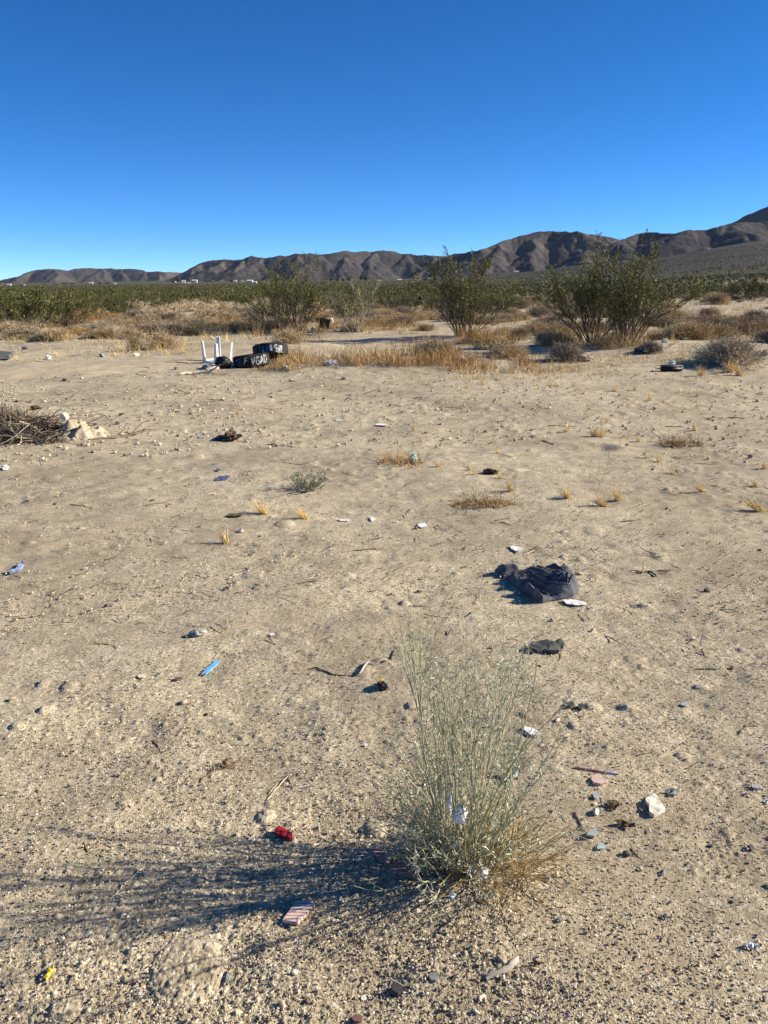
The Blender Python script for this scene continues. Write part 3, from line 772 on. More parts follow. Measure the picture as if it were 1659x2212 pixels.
# ------------------------------------------------------------------ small golden tufts
def tuft_geo(hh, seed, lean, n=46, fan=.26, w=.0028):
    rng = np.random.default_rng(seed); fan = rng.uniform(.16, .40); lean = (lean[0] - abs(rng.normal(0, .25)), lean[1] + rng.normal(0, .2)); n = int(n * rng.uniform(.6, 1.1))
    D, a = cone_dirs(n, .0, fan * 2.2, rng, lean)
    S = np.stack([hh * .12 * rng.normal(size=n), hh * .12 * rng.normal(size=n), np.full(n, -.004)], -1)
    p = grow(S, D, hh * rng.uniform(.3, 1.1, n), 5, rng, .10, .05)
    w = max(w, hh * .026)
    return ribbons(p, taper(n, 5, w, w * .35, rng), rng)
TUFTS = [
 (1103, 1062, 28, (-.02, 0), 'egg shaped golden grass tuft beside the dark brown clump'), (1227, 1075, 25, (-.08, 0), 'slim golden tuft between the egg shaped one and the thin weed'), (1306, 1094, 34, (-.7, 0), 'biggest golden grass tuft, leaning left under the thin weed'),
 (1340, 1081, 32, (-.5, 0), 'golden tuft leaning left, just right of the biggest one'), (1522, 1064, 26, (-1.2, 0), 'low golden tuft lying over to the left, alone on bare sand'), (1634, 1052, 18, (-.2, 0), 'small upright tuft near the right edge, above the flattened one'),
 (1650, 1103, 40, (-2.2, 0), 'flattened golden tuft lying on the sand at the right edge'), (1285, 943, 19, (0, 0), 'left half of the double straw tuft beyond the burrow'), (1299, 943, 19, (0, 0), 'right half of the double straw tuft beyond the burrow'),
 (1381, 954, 12, (-.3, 0), 'small straw tuft left of the twiggy dry mat'), (1348, 946, 10, (0, 0), 'tiny tuft between the double tuft and the dry mat'), (1653, 1012, 17, (-.3, 0), 'upright golden tuft cut by the right picture edge'),
 (492, 1174, 30, (-.35, 0), 'golden tuft with a brown base in front of the small cream stone'), (660, 1120, 30, (-.45, 0), 'golden tuft leaning left in front of the grey green weed'), (572, 1110, 32, (-.55, 0), 'thin pale tuft left of the one before the grey green weed'),
 (513, 895, 10, (0, 0), 'tiny golden tuft alone on the sand before the tyres'), (946, 1008, 14, (0, 0), 'straw tuft just right of the mint green wrapper'), (1017, 1016, 14, (-.4, 0), 'straw tuft left of the dark brown clump, upper of two'), (1025, 1025, 14, (-.3, 0), 'straw tuft left of the dark brown clump, lower of two'),
 (1079, 979, 14, (-.3, 0), 'straw tuft alone up the slope from the dark brown clump'), (1598, 812, 24, (0, 0), 'dense straw clump in front of the widest dry shrub'), (1577, 804, 26, (0, 0), 'tall straw clump left of the dense one by the widest shrub'), (1516, 812, 22, (0, 0), 'brownish straw clump right of the black container'),
 (1332, 846, 14, (0, 0), 'largest of the straw tufts dotted below the dry shrubs'),
]
for i, (a, b, hpx, ln, lab) in enumerate(TUFTS):
    p = P(a, b); hh = hpx * mpp(p) * 1.05
    V, F = tuft_geo(hh * 1.15, 300 + i, ln, n=120 if hpx > 18 else 60)
    tag(link('grass_tuft', mesh_np('grass_tuft', V, F, M['straw']), None, p), lab, 'grass tuft', 'golden grass tufts on the sand')
small = [(1458, 1026), (1424, 998), (1311, 913), (1225, 933), (1360, 844), (1372, 843), (1355, 869), (1404, 865), (1386, 875), (1465, 850), (1488, 850), (1507, 856), (1207, 833), (1240, 835), (1549, 807), (1164, 841), (1421, 847),
         (893, 931), (997, 943), (912, 954), (1086, 1034), (1190, 838), (1262, 850), (1436, 872), (1570, 842), (1625, 838), (1010, 838), (1045, 832), (930, 832), (1120, 835), (545, 850), (1500, 930), (1400, 990)]
tm = [mesh_np('grass_tuft', *tuft_geo(.085, 400 + i, (-.2, 0), n=46), M['straw']) for i in range(4)]
rng = np.random.default_rng(9)
for i, (a, b) in enumerate(small):
    p = P(a, b); o = link('grass_tuft', tm[i % 4], None, p); s = rng.uniform(.7, 1.3); o.scale = (s, s, s); o.rotation_euler = (0, 0, rng.uniform(-.6, .6))
    tag(o, 'tiny straw tuft dotted on the bare sand below the dry shrubs', 'grass tuft', 'tiny straw tufts')

# dry mats: flattened dead plants
def dry_mat(px, py, wpx, dpx, hpx, seed, label, mname='rust', n=260):
    p = P(px, py); s = mpp(p); rng = np.random.default_rng(seed)
    w = wpx * s * .5; d = dpx * s / max(math.sin(math.atan2(EYE, p.y)), .1) * .5
    a = rng.uniform(0, 2 * PI, n); r = np.sqrt(rng.random(n))
    S = np.stack([w * r * np.cos(a), d * r * np.sin(a), np.zeros(n)], -1)
    S[:, 2] = H(S[:, 0] + p.x, S[:, 1] + p.y) - p.z
    D, _ = cone_dirs(n, .5, 1.5, rng, (-.2, 0))
    pt = grow(S, D, hpx * s * rng.uniform(.6, 1.8, n), 5, rng, .3, -.10)
    pt[..., 2] = np.maximum(pt[..., 2], -.005)
    V, F = ribbons(pt, taper(n, 5, max(.004, s * 1.3), .0015, rng), rng)
    tag(link('dry_mat', mesh_np('dry_mat', V, F, M[mname]), None, p), label, 'dry plant', 'flattened dead plants')
dry_mat(868, 1000, 100, 18, 24, 501, 'flattened orange dead plant with a mint green wrapper caught in it')
dry_mat(1045, 1090, 140, 18, 26, 502, 'long flattened straw plant lying across the sand beyond the white scrap', n=320)
dry_mat(1470, 960, 86, 12, 24, 503, 'twiggy flattened dead plant right of the burrow mound', n=220)
dry_mat(440, 808, 120, 10, 8, 504, 'thin mat of dead stalks in front of the upturned table', 'twig', n=120)

# grey green low weed
def weed(px, py, wpx, hpx, seed, label):
    p = P(px, py); s = mpp(p); rng = np.random.default_rng(seed)
    t = thing('low_weed', label, 'weed', p)
    n = 46; D, a = cone_dirs(n, .15, 1.25, rng)
    S = np.stack([.03 * np.cos(a), .03 * np.sin(a), np.full(n, -.01)], -1)
    p0 = grow(S, D, hpx * s * rng.uniform(.7, 1.15, n), 5, rng, .14, .05)
    g = Geo(); g.add(*tubes(p0, taper(n, 5, .0022, .001, rng)))
    S1, D1, _ = branch(p0, 16, .2, 1., .9, rng, .2)
    lf = Geo(); lf.add(*leaves(S1, D1, rng.uniform(.012, .026, len(S1)), rng.uniform(.005, .009, len(S1)), rng))
    D, a = cone_dirs(5, .3, .7, rng, (.3, 0)); p2 = grow(S[:5], D, hpx * s * 1.9, 6, rng, .1, .02); g.add(*tubes(p2, taper(5, 6, .0016, .0008)))
    g.obj('stems', M['wiry_stem'], t); lf.obj('leaves', M['weed_leaf'], t)
weed(664, 1058, 80, 44, 511, 'low grey green weed with a dark shadow, alone on the sand')
def thin_weed(px, py, seed, label):
    p = P(px, py); rng = np.random.default_rng(seed)
    p0 = grow(np.array([[0, 0, -.01], [0, 0, -.01]]), np.array([[.2, .05, 1], [-.1, 0, 1]]), np.array([.38, .2]), 8, rng, .10, 0)
    S, D, _ = branch(p0, 5, .3, 1, .7, rng, .1); p1 = grow(S, D, rng.uniform(.04, .1, len(S)), 4, rng, .15)
    g = Geo(); g.add(*tubes(p0, taper(2, 8, .0026, .0012))); g.add(*tubes(p1, taper(len(p1), 4, .0016, .001)))
    tag(g.obj('thin_weed', M['wiry_stem'], None, p), label, 'weed')
thin_weed(1289, 1068, 512, 'single thin branching weed rising over the biggest golden tuft')

# ------------------------------------------------------------------ the wiry plant up close
def wiry_plant():
    rng = np.random.default_rng(61)
    p = P(1000, 1868)
    t = thing('wiry_plant', 'tall wispy grey green plant with plastic caught in its stems, throwing a long shadow', 'plant', p)
    # a few leading stems, each a broom of near parallel branches
    n = 17; a = np.linspace(0, 2 * PI, n, endpoint=False) + rng.uniform(-.3, .3, n); tl = rng.uniform(.04, .50, n)
    D = unit(np.stack([np.sin(tl) * np.cos(a) + .05, np.sin(tl) * np.sin(a) * .8 + .02, np.cos(tl)], -1)); rb = rng.uniform(0, .05, n)
    S = np.stack([rb * np.cos(a), rb * np.sin(a), np.full(n, -.02)], -1)
    p0 = grow(S, D, rng.uniform(.38, .68, n), 12, rng, .05, .004)
    S1, D1, t1 = branch(p0, 6, .08, .75, .17, rng, .05)
    p1 = grow(S1, D1, rng.uniform(.16, .40, len(S1)) * (1.15 - .6 * t1), 9, rng, .06, .004)
    S2, D2, _ = branch(p1, 4, .25, .98, .36, rng, .12)
    p2 = grow(S2, D2, rng.uniform(.04, .14, len(S2)), 6, rng, .10, .0)
    S2b, D2b, _ = branch(p2, 2, .3, 1, .5, rng, .1)
    p2b = grow(S2b, D2b, rng.uniform(.015, .05, len(S2b)), 4, rng, .15, 0)
    # short tangled stems low down
    m = 96; D, a = cone_dirs(m, .3, 1.25, rng, (.02, .05)); rb = rng.uniform(0, .10, m)
    S = np.stack([rb * np.cos(a), rb * np.sin(a) * .7 + .02, np.full(m, -.01)], -1)
    q0 = grow(S, D, rng.uniform(.10, .29, m), 9, rng, .11, .035)
    S3, D3, _ = branch(q0, 5, .2, 1, .7, rng, .2)
    p3 = grow(S3, D3, rng.uniform(.03, .11, len(S3)), 5, rng, .15, .03)
    g = Geo(); g.add(*tubes(p0, taper(n, 12, .0026, .0010, rng), 5)); g.add(*tubes(p1, taper(len(p1), 9, .0015, .0007, rng), 4)); g.add(*tubes(q0, taper(m, 9, .0018, .0009, rng), 4))
    for q, r in ((p2, .0008), (p2b, .0006), (p3, .0010)): g.add(*tubes(q, taper(len(q), q.shape[1], r, r * .6, rng), 3))
    lf = Geo()
    for q, k, l in ((p1, 4, .016), (p2, 2, .015), (p2b, 1, .013), (p3, 4, .016), (q0, 5, .017), (p0, 6, .017)):
        S4, D4, _ = branch(q, k, .25, 1.02, .9, rng, -.05)
        N = len(S4); Ln = rng.uniform(.5, 1.35, N) * l
        pt = grow(S4, D4, Ln, 4, rng, .24, -.14)
        W = np.array([.35, 1., .85, .1])[None, :] * rng.uniform(.0018, .0038, (N, 1))
        lf.add(*ribbons(pt, W, rng))
    dr = Geo()
    k = 230; D, a = cone_dirs(k, .1, 1.45, rng, (.25, .0)); rb = rng.uniform(0, .13, k)
    S = np.stack([rb * np.cos(a) + .05, rb * np.sin(a) * .8, np.full(k, -.01)], -1)
    pd = grow(S, D, rng.uniform(.07, .24, k), 6, rng, .18, -.01); dr.add(*tubes(pd, taper(k, 6, .0015, .0008, rng), 3))
    g.obj('stems', M['wiry_stem'], t); lf.obj('leaves', M['wiry_leaf'], t); dr.obj('dry_stalks', M['wiry_dry'], t)
wiry_plant()

# ------------------------------------------------------------------ small solid shapes
def ico(sub):
    bm = bmesh.new(); bmesh.ops.create_icosphere(bm, subdivisions=sub, radius=1)
    V = np.array([v.co[:] for v in bm.verts]); F = np.array([[v.index for v in f.verts] for f in bm.faces]); bm.free(); return V, F
ICO = {k: ico(k) for k in (1, 2, 3, 4)}
def rock_v(seed, sub=2, cuts=9, rough=.1):
    rng = np.random.default_rng(seed); V, F = ICO[sub]; V = V.copy()
    for _ in range(cuts):                                   # plane cuts give the facets of a broken stone
        nrm = unit(rng.normal(size=3)); d = rng.uniform(.42, .85); t = V @ nrm - d
        V = V - np.clip(t, 0, None)[:, None] * nrm
    V = V * (1 + rough * rng.normal(size=(len(V), 1)) * .4)
    return V, F
def stone(px, py, wpx, label, m='stone_pale', seed=0, asp=(1.1, .8, .62), sub=2, rz=None, group=None, name='stone', cat='stone', sink=.25):
    p = P(px, py); s = mpp(p); V, F = rock_v(seed or int(px * 7 + py), sub)
    w = wpx * s * .56
    V = V * np.array(asp) * w
    a = rz if rz is not None else (px * 1.7) % 6.28
    V = V @ np.array([[math.cos(a), math.sin(a), 0], [-math.sin(a), math.cos(a), 0], [0, 0, 1]])
    o = link(name, mesh_np(name, V, F, M[m], False), None, (p.x, p.y, p.z + asp[2] * w * (1 - 2 * sink) + .001))
    return tag(o, label, cat, group)
def crumple(name, px, py, wpx, hpx, label, cat, m='dirty_white', seed=1, dep=.8, sub=4, amp=.38, z0=0., group=None, obj=None):
    p = P(px, py); s = mpp(p); V, F = ICO[sub]; V = V.copy(); off = seed * 13.7
    r = []
    for v in V:
        q = Vector(v) * 1.7 + Vector((off, 0, 0))
        f = 1 - abs(mnoise.noise(q)) * 2.1; f2 = 1 - abs(mnoise.noise(q * 2.3)) * 2.0
        f3 = 1 - abs(mnoise.noise(q * 5.1)) * 2.0
        r.append(max(.25, 1 + amp * 1.5 * (f - .6) + amp * .9 * (f2 - .6) + amp * .35 * (f3 - .6)))
    V = V * np.array(r)[:, None] * np.array([wpx * s * .5, wpx * s * .5 * dep, hpx * s * .5])
    V = V @ np.array([[math.cos(off), math.sin(off), 0], [-math.sin(off), math.cos(off), 0], [0, 0, 1]])
    V[:, 2] = np.maximum(V[:, 2], -hpx * s * .36)
    return tag(link(name, mesh_np(name, V, F, M[m], sub > 3 and m in ('black', 'film', 'feather', 'white')), None, (p.x, p.y, p.z + hpx * s * .34 + z0)), label, cat, group)
def slab(name, pts, thick, label, cat, m, crump=0., lift=.004, group=None, cuts=3, tilt=0, seed=1, world=False):
    """flat piece whose outline is given by frame points on the ground"""
    W = [Vector(q) for q in pts] if world else [P(*q) for q in pts]
    c = sum(W, Vector()) / len(W)
    bm = bmesh.new(); vs = [bm.verts.new((w.x - c.x, w.y - c.y, 0)) for w in W]
    f = bm.faces.new(vs)
    if f.normal.z < 0 or True: f.normal_update()
    if f.normal.z < 0: f.normal_flip()
    if crump or cuts > 1:
        bmesh.ops.triangulate(bm, faces=bm.faces[:]); bmesh.ops.subdivide_edges(bm, edges=bm.edges[:], cuts=cuts, use_grid_fill=True)
    size = max((w - c).length for w in W)
    for v in bm.verts:
        q = Vector((v.co.x, v.co.y, 0)) * (2.2 / size) + Vector((seed * 7.3, 0, 0))
        v.co.z = crump * (mnoise.noise(q) + .5 * abs(mnoise.noise(q * 2.1))) + tilt * v.co.y
    r = bmesh.ops.extrude_face_region(bm, geom=bm.faces[:])
    for v in [g for g in r['geom'] if isinstance(g, bmesh.types.BMVert)]: v.co.z += thick
    bmesh.ops.recalc_face_normals(bm, faces=bm.faces[:])
    me = bpy.data.meshes.new(name); bm.to_mesh(me); bm.free(); me.materials.append(M[m])
    lo = min(v.co.z for v in me.vertices)
    return tag(link(name, me, None, (c.x, c.y, c.z + .003 + lift * .22 - min(lo, 0) * .5)), label, cat, group)
def around(px, py, w, h, seed, n=7, rot=0.):
    rng = np.random.default_rng(seed); out = []
    for i in range(n):
        a = 2 * PI * (i + rng.uniform(-.25, .25)) / n; r = rng.uniform(.75, 1.1)
        x, y = w * .5 * r * math.cos(a), h * .5 * r * math.sin(a)
        out.append((px + x * math.cos(rot) - y * math.sin(rot), py - x * math.sin(rot) - y * math.cos(rot)))
    return out
def stick(name, pts, r, label, cat='twig', m='twig', sides=5, wob=.02, twigs=0, lift=None, group=None, seed=None, ends=.5):
    W = np.array([tuple(P(*q)) for q in pts]); seg = np.concatenate([[0], np.cumsum(np.linalg.norm(np.diff(W, axis=0), axis=1))])
    K = 9; t = np.linspace(0, seg[-1], K); L = seg[-1]
    rng = np.random.default_rng(seed or int(pts[0][0] * 3 + pts[0][1]))
    Q = np.stack([np.interp(t, seg, W[:, i]) for i in range(3)], -1) + wob * L * rng.normal(size=(K, 3)) * np.array([1, 1, .25])
    Q[:, 2] = np.maximum(Q[:, 2], W[:, 2].min()) + r * (.8 if lift is None else lift)
    c = Q[0].copy(); Q = Q - c
    R_ = (np.linspace(1, ends, K) * r * rng.uniform(.85, 1.15, K)); R_[0] *= .5; R_[-1] *= .4
    g = Geo(); g.add(*tubes(Q[None], R_[None], sides))
    if twigs:
        S, D, _ = branch(Q[None], twigs, .2, 1, .9, rng, .1); q = grow(S, D, rng.uniform(.15, .4, twigs) * L, 5, rng, .2, -.05)
        q[..., 2] = np.maximum(q[..., 2], .0); g.add(*tubes(q, taper(twigs, 5, r * .5, r * .25, rng), 4))
    return tag(g.obj(name, M[m], None, c), label, cat, group)

G_ST = 'loose stones on the sand'
ST = [
 (1271 - 635, 2104, 17, 'stone_pale', 'cream stone below the red scrap, at the bottom'), (611, 2176, 24, 'stone_tan', 'largest tan stone at the bottom, two toned and angular'), (789, 2157, 18, 'stone_white', 'white pebble at the bottom, above the brown disc'),
 (662, 2166, 15, 'stone_brown', 'small brown stone at the bottom between tan and cream ones'), (720, 2171, 12, 'stone_pale', 'little cream pebble left of the white pebble at the bottom'), (575, 2202, 14, 'stone_brown', 'dark reddish pebble at the bottom edge'),
 (316, 1891, 20, 'stone_grey', 'speckled grey stone beside the long pale straw'), (366, 1877, 13, 'stone_tan', 'small tan stone up and right of the speckled grey stone'), (482, 1893, 11, 'stone_brown', 'brown pebble in the plant shadow'),
 (30, 1512, 18, 'stone_tan', 'tan stone with a black shadow at the left edge'), (398, 1518, 18, 'stone_tan', 'tan stone below the blue plastic strip'), (383, 1470, 14, 'stone_dark', 'dark round stone left of the blue plastic strip'),
 (1286, 1756, 22, 'stone_pale', 'pale grey stone beneath the two grey tile shards'), (1284, 1738, 11, 'stone_pale', 'small pointed cream stone between grey shard and pale stone'), (1622, 1835, 18, 'stone_dark', 'dark stone near the right edge below the grey flake'),
 (1350, 1846, 19, 'stone_dark', 'dark stone right of the teal shard'), (1534, 1829, 13, 'stone_dark', 'dark stone beside a short twig, left of the one at the edge'), (1432, 1889, 17, 'stone_grey', 'grey cube-like stone on bare gravel below the white rock'),
 (1384, 1878, 13, 'stone_tan', 'rounded orange tan pebble left of the grey cube-like stone'), (1212, 1990, 19, 'stone_grey', 'smooth oval grey stone right of the wispy plant'), (1084, 2078, 28, 'stone_tan', 'tan rock touching the pale bent driftwood'),
 (1042, 2160, 19, 'stone_pale', 'cream stone below the driftwood, with a dark shadow'), (1030, 2190, 17, 'stone_pale', 'cream stone at the bottom edge under the other cream one'), (1434, 1985, 15, 'stone_dark', 'bluish dark stone to the right of the oval grey one'),
 (1222, 2142, 12, 'stone_tan', 'tan pebble on the smooth sand at the bottom'), (920, 1997, 14, 'stone_tan', 'tan pebble at the foot of the wispy plant shadow'), (914, 2044, 13, 'stone_pale', 'cream pebble beside the orange straws'),
 (1099, 1970, 12, 'stone_white', 'whitish pebble below the wispy plant'), (1178, 1897, 20, 'stone_grey', 'grey brown stone right of the wispy plant, left of a pair'), (1202, 1892, 15, 'stone_pale', 'cream stone right of the wispy plant, right of a pair'),
 (983, 2112, 18, 'stone_dark', 'square dark chip left of the driftwood'), (520, 1149, 16, 'stone_pale', 'small cream stone behind the brown based tuft'), (1252, 1240, 14, 'stone_tan', 'tan pebble touching the back of the grey garment'),
 (1203, 1557, 14, 'stone_white', 'white pebble above the white card beside the plant'), (1280, 1364, 14, 'stone_pale', 'flat cream stone below the grey garment'), (1191, 1342, 12, 'stone_tan', 'tan stone between the garment and the dark flat piece'),
 (1496, 1381, 10, 'stone_white', 'white pebble on bare sand right of the garment'), (221, 771, 16, 'stone_grey', 'grey block at the far edge of the track'), (296, 769, 15, 'stone_white', 'whitish stone at the far edge of the track'), (381, 798, 12, 'stone_brown', 'brown stone on the track left of the upturned table'),
 (140, 823, 11, 'stone_dark', 'black stone alone on the dirt track'), (742, 820, 13, 'stone_dark', 'black lump on the sand before the orange grass'), (205, 918, 9, 'stone_dark', 'dark stone right of the brush pile'), (254, 916, 12, 'stone_dark', 'second dark stone right of the brush pile'),
 (262, 897, 9, 'stone_dark', 'dark stone on the sand beyond the brush pile'), (183, 1231, 12, 'stone_white', 'whitish pebble right of the blue and white scrap'), (1512, 2087, 9, 'stone_white', 'tiny white pebble below the foil scrap'), (640, 965 + 80, 9, 'stone_dark', 'small dark stone left of the grey green weed'),
]
for a, b, w, m, lab in ST: stone(a, b, w, lab, m, group=G_ST)
for i, (a, b, w) in enumerate([(1165, 1440, 10), (1060, 1400, 9), (905, 1280, 12), (230, 1310, 12), (490, 1273, 12), (1527, 1278, 14), (1580, 1445, 12), (1440, 1100, 8), (900, 1142, 10), (1410, 1015, 7), (560, 1160, 7), (120, 1090, 8), (60, 1085, 10), (1130, 880, 7), (700, 862, 8), (1600, 1085, 7), (1640, 1190, 8), (330, 1082, 9), (830, 1430, 10), (445, 1545, 9), (700, 1600, 9), (150, 1700, 9), (95, 1900, 10), (240, 2040, 9), (400, 2140, 12), (1580, 1950, 11), (1500, 2150, 11), (1330, 2040, 10), (1650, 2160, 11), (880, 2080, 9)]):
    stone(a, b, w, 'small dark stone lying alone on the gravelly sand', ['stone_dark', 'stone_grey', 'stone_brown'][i % 3] if i % 3 != 1 else 'stone_dark', group='small dark stones', seed=900 + i)

# white rock slab, thick
slab('rock', [(1393, 1737), (1398, 1732), (1412, 1726), (1421, 1734), (1436, 1757), (1422, 1764), (1412, 1768), (1402, 1762), (1401, 1750)], .013, 'angular cream white rock with tan stains, the biggest on the sand', 'rock', 'stone_white', .004, .002, seed=3)
# shards, tiles, scraps
slab('tile', [(611, 1997), (643, 2004), (680, 1963), (676, 1957), (641, 1955)], .011, 'pink striped tile piece lying in the plant shadow', 'tile', 'tile', 0, .006, cuts=1)
slab('tile', [(806, 1848), (826, 1838), (866, 1850), (838, 1872), (818, 1866)], .010, 'reddish tile piece under the wispy plant, upper of two', 'tile', 'terracotta', 0, .004, cuts=1)
slab('tile', [(842, 1886), (870, 1864), (905, 1880), (908, 1902), (880, 1902)], .010, 'reddish tile piece under the wispy plant, lower of two', 'tile', 'terracotta', 0, .004, cuts=1)
slab('red_scrap', [(594, 1800), (603, 1795), (618, 1802), (632, 1809), (632, 1818), (626, 1821), (607, 1814), (595, 1809)], .012, 'crumpled dark red scrap beside the plant shadow', 'scrap', 'red', .006, .004)
slab('yellow_scrap', [(99, 2119), (105, 2108), (112, 2098), (118, 2095), (115, 2104), (107, 2115), (101, 2124)], .006, 'torn yellow plastic sliver near the bottom left corner', 'scrap', 'yellow', .008, .01)
slab('glass_shard', [(493, 2105), (486, 2132), (492, 2122), (501, 2130), (500, 2114)], .004, 'narrow grey green shard stuck in the gravel', 'shard', 'greenshard', .004, .008)
slab('plastic_strip', [(436, 1459), (446, 1461), (476, 1432), (467, 1429)], .004, 'bright blue plastic strip on the sand', 'plastic strip', 'blue', .0015, .010, cuts=2)
slab('glass_shard', [(1279, 1719), (1289, 1715), (1297, 1723), (1288, 1730), (1283, 1729)], .005, 'pale grey shard below the pink shard', 'shard', 'greyshard', 0, .008, cuts=1)
slab('pink_shard', [(1276, 1688), (1282, 1680), (1292, 1678), (1302, 1688), (1308, 1696), (1296, 1699), (1282, 1696)], .006, 'pink shard under the tip of the slender stick', 'shard', 'pink', 0, .008, cuts=1)
slab('glass_shard', [(1266, 1810), (1272, 1800), (1288, 1794), (1291, 1806), (1284, 1812)], .005, 'grey five sided shard above the teal one', 'shard', 'greyshard', 0, .008, cuts=1)
slab('glass_shard', around(1298, 1832, 22, 16, 5, 6), .003, 'small pale teal shard beside the dark stone', 'shard', 'tealshard', 0, .006, cuts=1)
slab('glass_shard', around(1632, 1703, 24, 11, 6, 5), .004, 'grey flake near the right edge', 'shard', 'greyshard', 0, .008, cuts=1)
slab('glass_shard', around(1479, 1525, 18, 10, 7, 5), .004, 'grey flake on bare sand right of the white card', 'shard', 'greyshard', 0, .008, cuts=1)
slab('slate_chip', around(1231, 1527, 17, 13, 8, 5), .01, 'blackish chip, left of a pair above the white card', 'chip', 'stone_dark', 0, .006, cuts=1)
slab('slate_chip', around(1255, 1532, 15, 12, 9, 5), .01, 'blackish chip, right of a pair above the white card', 'chip', 'stone_dark', 0, .006, cuts=1)
slab('slate_chip', [(846, 2140), (861, 2136), (872, 2146), (860, 2156), (848, 2152)], .012, 'flat black chip with a pale splinter lying across it', 'chip', 'stone_dark', 0, .004, cuts=1)
slab('slate_chip', around(938, 2115, 26, 18, 10, 9), .006, 'round flat dark grey chip near the bottom', 'chip', 'stone_grey', 0, .004, cuts=1)
slab('disc', around(772, 2206, 24, 17, 11, 14), .006, 'flat reddish brown disc cut by the bottom edge', 'disc', 'cap', 0, .004, cuts=1)
slab('rubber_piece', [(1136, 1402), (1150, 1395), (1180, 1394), (1193, 1397), (1210, 1391), (1218, 1398), (1216, 1408), (1207, 1415), (1190, 1414), (1172, 1411), (1160, 1413), (1146, 1410)], .010, 'curved blackish flat piece tilted up behind the wispy plant', 'debris', 'asphalt', .012, .02, seed=4)
slab('paper_scrap', [(1214, 1299), (1222, 1308), (1232, 1309), (1248, 1311), (1268, 1309), (1264, 1303), (1238, 1297)], .002, 'white paper scrap at the edge of the grey garment', 'paper', 'paper', .004, .012)
slab('paper_scrap', [(1127, 1577), (1133, 1572), (1148, 1577), (1165, 1584), (1160, 1594), (1146, 1592)], .002, 'white card beside the wispy plant stems', 'paper', 'paper', .003, .014)
slab('paper_scrap', [(1100, 1183), (1105, 1179), (1131, 1189), (1121, 1196), (1106, 1190)], .002, 'torn white paper up the slope from the grey garment', 'paper', 'paper', .006, .012)
slab('paper_scrap', around(913, 1137, 20, 13, 12, 8), .002, 'small roundish white scrap in front of the long straw plant', 'paper', 'paper', .005, .012)
slab('paper_scrap', around(804, 1123, 13, 9, 13, 6), .002, 'tiny white scrap left of the roundish one', 'paper', 'paper', .004, .01)
slab('paper_scrap', around(744, 1125, 26, 7, 14, 7), .002, 'thin smeared white scrap left of the tiny one', 'paper', 'dirty_white', .003, .006)
slab('paper_scrap', [(812, 921), (820, 917), (838, 919), (836, 922)], .003, 'white sliver of paper on bare sand beyond the mint wrapper', 'paper', 'paper', .01, .03)
slab('paper_scrap', around(588, 1373, 12, 7, 15, 6), .002, 'white flake on the sand right of the grey fluff', 'paper', 'paper', .003, .008)
slab('paper_scrap', around(308, 1463, 20, 11, 16, 6), .002, 'cream flake on the sand left of the blue plastic strip', 'paper', 'stone_pale', .003, .008)
slab('paper_scrap', around(790, 1613, 9, 8, 17, 6), .003, 'white crumb left of the wispy plant', 'paper', 'paper', .003, .008)
slab('paper_scrap', around(730, 908, 14, 4, 18, 6), .002, 'faint white scrap on sand before the orange grass', 'paper', 'dirty_white', .003, .01)
slab('blue_white_scrap', [(19, 1236), (34, 1233), (40, 1223), (50, 1215), (52, 1224), (44, 1236), (22, 1243)], .004, 'crumpled blue and white scrap at the left edge', 'scrap', 'bluewhite', .012, .014)
slab('blue_scrap', [(466, 1040), (474, 1032), (492, 1031), (498, 1035), (480, 1039)], .004, 'dark blue rag on the sand left of the weed', 'scrap', 'bluecloth', .012, .014)
slab('blue_scrap', around(472, 1017, 13, 5, 19, 5), .004, 'small blue flake beyond the dark blue rag', 'scrap', 'bluecloth', .01, .01)
slab('foil_scrap', around(1624, 2048, 34, 14, 20, 8), .002, 'silvery foil scrap half buried near the right edge', 'foil', 'foil', .008, .004)
slab('foil_scrap', around(1680 - 22, 1735, 14, 10, 21, 6), .002, 'small silvery scrap on gravel at the right edge', 'foil', 'foil', .008, .006)
slab('grey_scrap', around(436, 945, 16, 5, 22, 6), .003, 'flat grey scrap left of the dark rag lump', 'scrap', 'greyshard', .004, .006)
slab('curled_leaf', [(1437, 1713), (1447, 1712), (1466, 1714), (1468, 1706), (1462, 1723), (1446, 1722)], .004, 'curled grey strip behind the white rock', 'scrap', 'stone_grey', .01, .012)
slab('leaf', [(1310, 1741), (1318, 1734), (1332, 1738), (1343, 1749), (1330, 1753), (1316, 1750)], .003, 'dark brown dead leaf beside the pale grey stone', 'leaf', 'leafbrown', .012, .008)
slab('leaf', [(1326, 1783), (1345, 1778), (1366, 1784), (1372, 1795), (1350, 1790)], .003, 'olive brown dead leaf below the first dark one', 'leaf', 'leafbrown', .014, .008)
slab('leaf', around(1160, 2087, 26, 8, 23, 6), .003, 'dark narrow leaf right of the driftwood', 'leaf', 'leafbrown', .008, .008)
slab('bark_strip', [(489, 1117), (500, 1113), (526, 1112), (522, 1118), (502, 1119)], .006, 'flat strip of orange bark on the sand', 'bark', 'leafbrown', .006, .01)
slab('plastic_scrap', around(1113, 1676, 24, 34, 24, 5), .003, 'grey plastic piece among the wispy stems', 'plastic scrap', 'greyshard', .01, .05, tilt=.5)

